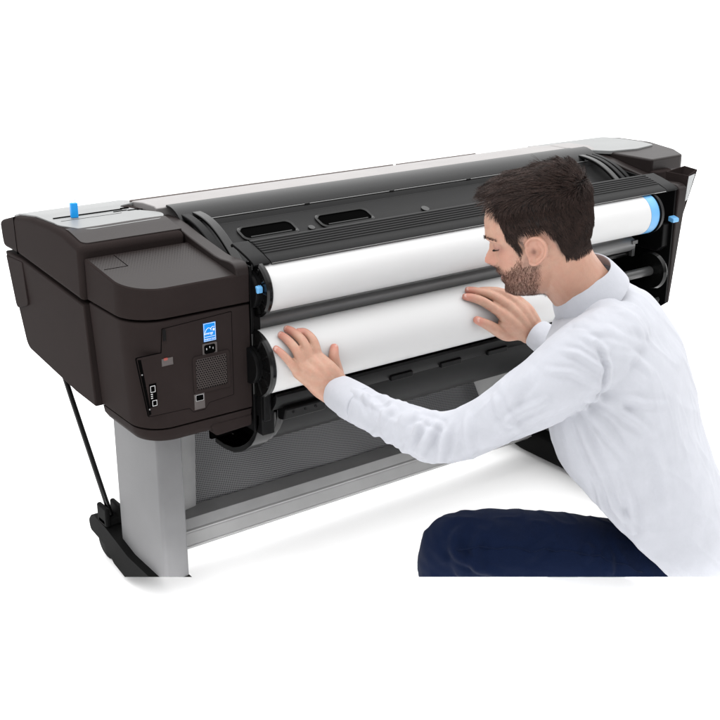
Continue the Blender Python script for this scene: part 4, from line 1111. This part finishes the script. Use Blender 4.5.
def cloth_mat(name, col, weave, bump, rough=.85, sheen=.1, spec=.12):
    m, t, b = new_mat(name)
    b.inputs['Roughness'].default_value = rough; b.inputs['Specular IOR Level'].default_value = spec; b.inputs['Sheen Weight'].default_value = sheen
    tc = t.nodes.new('ShaderNodeTexCoord')
    n = t.nodes.new('ShaderNodeTexNoise'); n.inputs['Scale'].default_value = 30; n.inputs['Detail'].default_value = 8; n.inputs['Roughness'].default_value = .7
    t.links.new(tc.outputs['Object'], n.inputs['Vector'])
    r = t.nodes.new('ShaderNodeValToRGB'); r.color_ramp.elements[0].position = .3; r.color_ramp.elements[1].position = .72
    r.color_ramp.elements[0].color = (*[c*.95 for c in col], 1); r.color_ramp.elements[1].color = (*[min(1, c*1.04) for c in col], 1)
    t.links.new(n.outputs['Fac'], r.inputs['Fac']); t.links.new(r.outputs['Color'], b.inputs['Base Color'])
    g = t.nodes.new('ShaderNodeTexNoise'); g.inputs['Scale'].default_value = weave; g.inputs['Detail'].default_value = 3
    t.links.new(tc.outputs['Object'], g.inputs['Vector'])
    bp = t.nodes.new('ShaderNodeBump'); bp.inputs['Strength'].default_value = bump; bp.inputs['Distance'].default_value = .0012
    t.links.new(g.outputs['Fac'], bp.inputs['Height']); t.links.new(bp.outputs['Normal'], b.inputs['Normal'])
    return m
WHITE = cloth_mat('white_cotton', (.408, .417, .453), 500, .25)
NAVY = cloth_mat('navy_cotton', (.0027, .0066, .0230), 700, .6, .8, .03, .05)
THREAD = cloth_mat('white_thread', (.395, .408, .448), 500, .1)
shirt_o = mpart('shirt', shirt, WHITE)
# seams, buttons: laid on the cloth
bvh = BVHTree.FromPolygons([v.co for v in shirt.vertices], [p.vertices[:] for p in shirt.polygons])
def on_cloth(p, off=0.0):
    l, nn, i, d = bvh.find_nearest(V(p)); return l+nn*off
# collar: a stand-up band that folds over and spreads to a point in front
def collar():
    n = 64; bm = BM()
    c0 = np.array(V((0.4020, 2.0640, 0.7663))); ax = np.array(V((0.3658, 2.0580, 0.8188)))-c0; ax /= np.linalg.norm(ax)
    l = np.array(TLF); f = np.cross(l, ax); f /= np.linalg.norm(f)
    if f @ np.array(TFW) < 0: f = -f
    l = np.cross(ax, f); l *= np.sign(l @ np.array(TLF))
    rows = []
    for k in range(n+1):
        t = -PI*.985+2*PI*.985*k/n; t += PI             # opening at the front (t = 0 / 2pi)
        cs, sn = math.cos(t), math.sin(t); fr = max(0, cs); bk_ = 1-.10*max(0, -cs)
        def P(rx, ry, h): return c0+f*cs*(.059+(rx-.059)*bk_*bk_)+l*sn*ry+ax*(h-.030*fr**1.2-.004*fr-.020*max(0, -cs)**1.3)
        w = .5+.5*math.cos(t)
        nr = .012*max(0, sn)**1.5
        rows.append([P(.0620, .0610, -.014), P(.0610, .0600, .010), P(.0618, .0608, .0175), P(.0650, .0640, .0185), P(.0690, .0680+nr*.3, .0120), P(.0760+.008*fr, .0745+nr, -.014-.020*w), P(.0790+.016*fr, .0785+nr*1.5, -.030-.046*w), P(.0775+.016*fr, .0768+nr*1.5, -.0315-.046*w), P(.0730, .0715+nr, -.014-.010*w), P(.0668, .0655, .004)])
    G = [[bm.verts.new(p) for p in r] for r in rows]; m = len(G[0])
    for A, B_ in zip(G, G[1:]):
        for j in range(m): bm.faces.new((A[j], A[(j+1) % m], B_[(j+1) % m], B_[j]))
    bm.faces.new(G[0]); bm.faces.new(G[-1]); bmesh.ops.recalc_face_normals(bm, faces=bm.faces)
    me = bpy.data.meshes.new('collar'); bm.to_mesh(me); bm.free(); o = mpart('collar', me, WHITE, shirt_o)
    md = o.modifiers.new('s', 'SUBSURF'); md.levels = md.render_levels = 2; return o
collar()
def cuff(p0, p1, r0, r1):
    a, b = V(p0), V(p1); d = (b-a).normalized(); s = d.cross(Vector((0, 0, 1))).normalized(); u = s.cross(d); n = 40; bm = BM()
    rows = [(0, r0-.004), (.0, r0+.0015), (.12, r0+.003), (.5, (r0+r1)/2+.003), (.9, r1+.0025), (1.0, r1+.001), (1.0, r1-.003), (.85, r1-.004), (.4, r1-.006)]
    G = []
    for t, r in rows:
        c = a+(b-a)*t
        G.append([bm.verts.new(c+(s*math.cos(2*PI*k/n)+u*math.sin(2*PI*k/n)*.92)*(r+.0012*math.sin(5*2*PI*k/n+t*2)*(1-.5*t))) for k in range(n)])
    for A, B_ in zip(G, G[1:]):
        for k in range(n): bm.faces.new((A[k], A[(k+1) % n], B_[(k+1) % n], B_[k]))
    bmesh.ops.recalc_face_normals(bm, faces=bm.faces)
    me = bpy.data.meshes.new('cuff'); bm.to_mesh(me); bm.free(); o = mpart('cuff', me, WHITE, shirt_o)
    md = o.modifiers.new('s', 'SUBSURF'); md.levels = md.render_levels = 2
    bm = BM(); q = a+(b-a)*.45+(-s*.0+u*.0)+Vector((.2, -.8, .5)).normalized()*((r0+r1)/2+.003)
    bmesh.ops.create_uvsphere(bm, u_segments=16, v_segments=8, radius=.0045, matrix=Matrix.Translation(q) @ Matrix.Diagonal((1, .5, 1, 1)))
    bmpart('button', bm, THREAD, shirt_o)
cuff((0.0078, 2.1050, 0.4964), (-0.0432, 2.1850, 0.4961), .0395, .0365)
cuff((0.4395, 2.4750, 0.4899), (0.3989, 2.5130, 0.5101), .0365, .0345)

# ---- trousers
TR = BM()
limb(TR, [row((0.6885, 2.0600, 0.0927), .095), row((0.5771, 2.0000, 0.1634), .104), row((0.4778, 1.9650, 0.2215), .092), row((0.3779, 1.9500, 0.2539), .0835), row((0.2822, 1.9450, 0.2674), .0800), row((0.2162, 1.9450, 0.2737), .0740), row((0.1790, 1.9500, 0.2709), .0640), row((0.1715, 1.9550, 0.2121), .058), row((0.2148, 1.9700, 0.0919), .054), row((0.2810, 1.9800, -0.0658), .05)], 60, 48)
limb(TR, [row((0.7097, 2.1200, 0.0438), .095), row((0.6055, 2.2000, 0.0066), .09), row((0.4815, 2.2800, -0.0375), .075)], 24, 40)
trousers = fuse(TR, .0034, 8, 'trousers')
tcn = coords(trousers); tn_ = normals(trousers)
TFOLD = [
    ([(0.4487, 1.8600, 0.3796), (0.4294, 1.8600, 0.3495), (0.4172, 1.8700, 0.2931)], .009, .0050),
    ([(0.4731, 1.8600, 0.3636), (0.4632, 1.8600, 0.3293), (0.4553, 1.8700, 0.2683)], .009, .0050),
    ([(0.4266, 1.8600, 0.3895), (0.3838, 1.8600, 0.3636), (0.3316, 1.8600, 0.3394)], .009, .0040),
    ([(0.4095, 1.8600, 0.3796), (0.3590, 1.8600, 0.3293), (0.3067, 1.8600, 0.2988)], .009, .0035),
    ([(0.1980, 1.8800, 0.3691), (0.1724, 1.8800, 0.3182), (0.1839, 1.8900, 0.2608)], .010, .0035),
    ([(0.2299, 1.8700, 0.3542), (0.2080, 1.8700, 0.3095), (0.2199, 1.8800, 0.2562)], .010, .0035),
    ([(0.1614, 1.9000, 0.3072), (0.2007, 1.8800, 0.2832), (0.2551, 1.8700, 0.2641)], .008, .0035),
    ([(0.3580, 1.8700, 0.3743), (0.2874, 1.8700, 0.3542), (0.2162, 1.8700, 0.3340)], .012, .0020),
]
w1 = np.array([mnoise.noise(Vector((p[0]*12+p[2]*10, p[1]*8, p[2]*22))) for p in tcn]); w2 = np.array([mnoise.noise(Vector((p[0]*40+p[2]*25, p[1]*20, p[2]*50))) for p in tcn])
set_coords(trousers, tcn+tn_*(1.1*fold_field(tcn, TFOLD)+(creases(tcn, 15, (1, 0, -.25), 3)*.0026+creases(tcn, 22, (.55, 0, -.83), 6)*.0022)*sst(-.42, -.22, tcn[:, 0])+.0012*w1+.0013*w2)[:, None])
trim_me(trousers)
trousers_o = mpart('trousers', trousers, NAVY)
bvh = BVHTree.FromPolygons([v.co for v in trousers.vertices], [p.vertices[:] for p in trousers.polygons])
def tseam(pts, r=.0009):
    S = smooth_path(pts, 40); bm = BM(); tube(bm, [on_cloth(Vector(s), .0003) for s in S], r, 6); return bmpart('seam', bm, NAVY, trousers_o)
tseam([(0.4368, 1.8600, 0.3716), (0.4505, 1.8600, 0.3556), (0.4703, 1.8600, 0.3293), (0.4786, 1.8600, 0.3151)])
tseam([(0.1805, 1.8700, 0.3238), (0.2516, 1.8600, 0.3232), (0.3415, 1.8600, 0.3212), (0.4323, 1.8600, 0.3090), (0.5281, 1.8700, 0.2683)])
# ------------------------------------------------------------------ light: a white studio
W = bpy.data.worlds.new('World'); SC.world = W; W.use_nodes = True
nt = W.node_tree; bg = nt.nodes['Background']
tc = nt.nodes.new('ShaderNodeTexCoord'); sp = nt.nodes.new('ShaderNodeSeparateXYZ'); nt.links.new(tc.outputs['Generated'], sp.inputs['Vector'])
dp = nt.nodes.new('ShaderNodeVectorMath'); dp.operation = 'DOT_PRODUCT'; dp.inputs[1].default_value = (.586, .81, .0)
nt.links.new(tc.outputs['Generated'], dp.inputs[0])
r1 = nt.nodes.new('ShaderNodeMapRange'); r1.interpolation_type = 'SMOOTHSTEP'
r1.inputs['From Min'].default_value = -.7; r1.inputs['From Max'].default_value = .6
r1.inputs['To Min'].default_value = .35; r1.inputs['To Max'].default_value = 1.25
nt.links.new(dp.outputs['Value'], r1.inputs['Value'])
r2 = nt.nodes.new('ShaderNodeMapRange'); r2.interpolation_type = 'SMOOTHSTEP'
r2.inputs['From Min'].default_value = .1; r2.inputs['From Max'].default_value = .9
r2.inputs['To Min'].default_value = 0; r2.inputs['To Max'].default_value = 2.1
nt.links.new(sp.outputs['Z'], r2.inputs['Value'])
ad = nt.nodes.new('ShaderNodeMath'); ad.operation = 'ADD'
nt.links.new(r1.outputs['Result'], ad.inputs[0]); nt.links.new(r2.outputs['Result'], ad.inputs[1])
nt.links.new(ad.outputs[0], bg.inputs['Strength']); bg.inputs['Color'].default_value = (1, 1, 1, 1)

def area(name, loc, target, size, energy, col=(1, 1, 1)):
    l = bpy.data.lights.new(name, 'AREA'); l.shape = 'RECTANGLE'; l.size, l.size_y = size; l.energy = energy; l.color = col
    o = bpy.data.objects.new(name, l); COL.objects.link(o); o.location = loc
    d = Vector(target)-Vector(loc); o.rotation_euler = d.to_track_quat('-Z', 'Y').to_euler()
    return o
area('softbox_overhead', (.6, .0, 4.2), (.8, .0, .5), (3.0, 2.4), 18)
area('softbox_key', (-2.4, -2.0, 3.2), (.7, .0, .5), (1.6, 1.6), 8)

def at(a, b, z): return Vector((CAM.x, CAM.y, 0))+RIGHT*a+FWDH*b+Vector((0, 0, z))
fl_ = area('floor_fill', at(.66, 1.42, .26), at(.64, 2.10, .0), (.95, .12), 3.6); fl_.data.spread = math.radians(42)  # added unseen lamp that lifts the floor shade under the man
fl2 = area('floor_fill', at(-.16, 1.44, .25), at(-.12, 2.12, .0), (.75, .12), 1.7); fl2.data.spread = math.radians(42)  # second added lamp, clearing the floor shade by the near foot

SC.view_settings.view_transform = 'Standard'; SC.view_settings.look = 'None'
SC.view_settings.exposure = 0; SC.view_settings.gamma = 1
SC.render.engine = 'CYCLES'
SC.cycles.max_bounces = 8
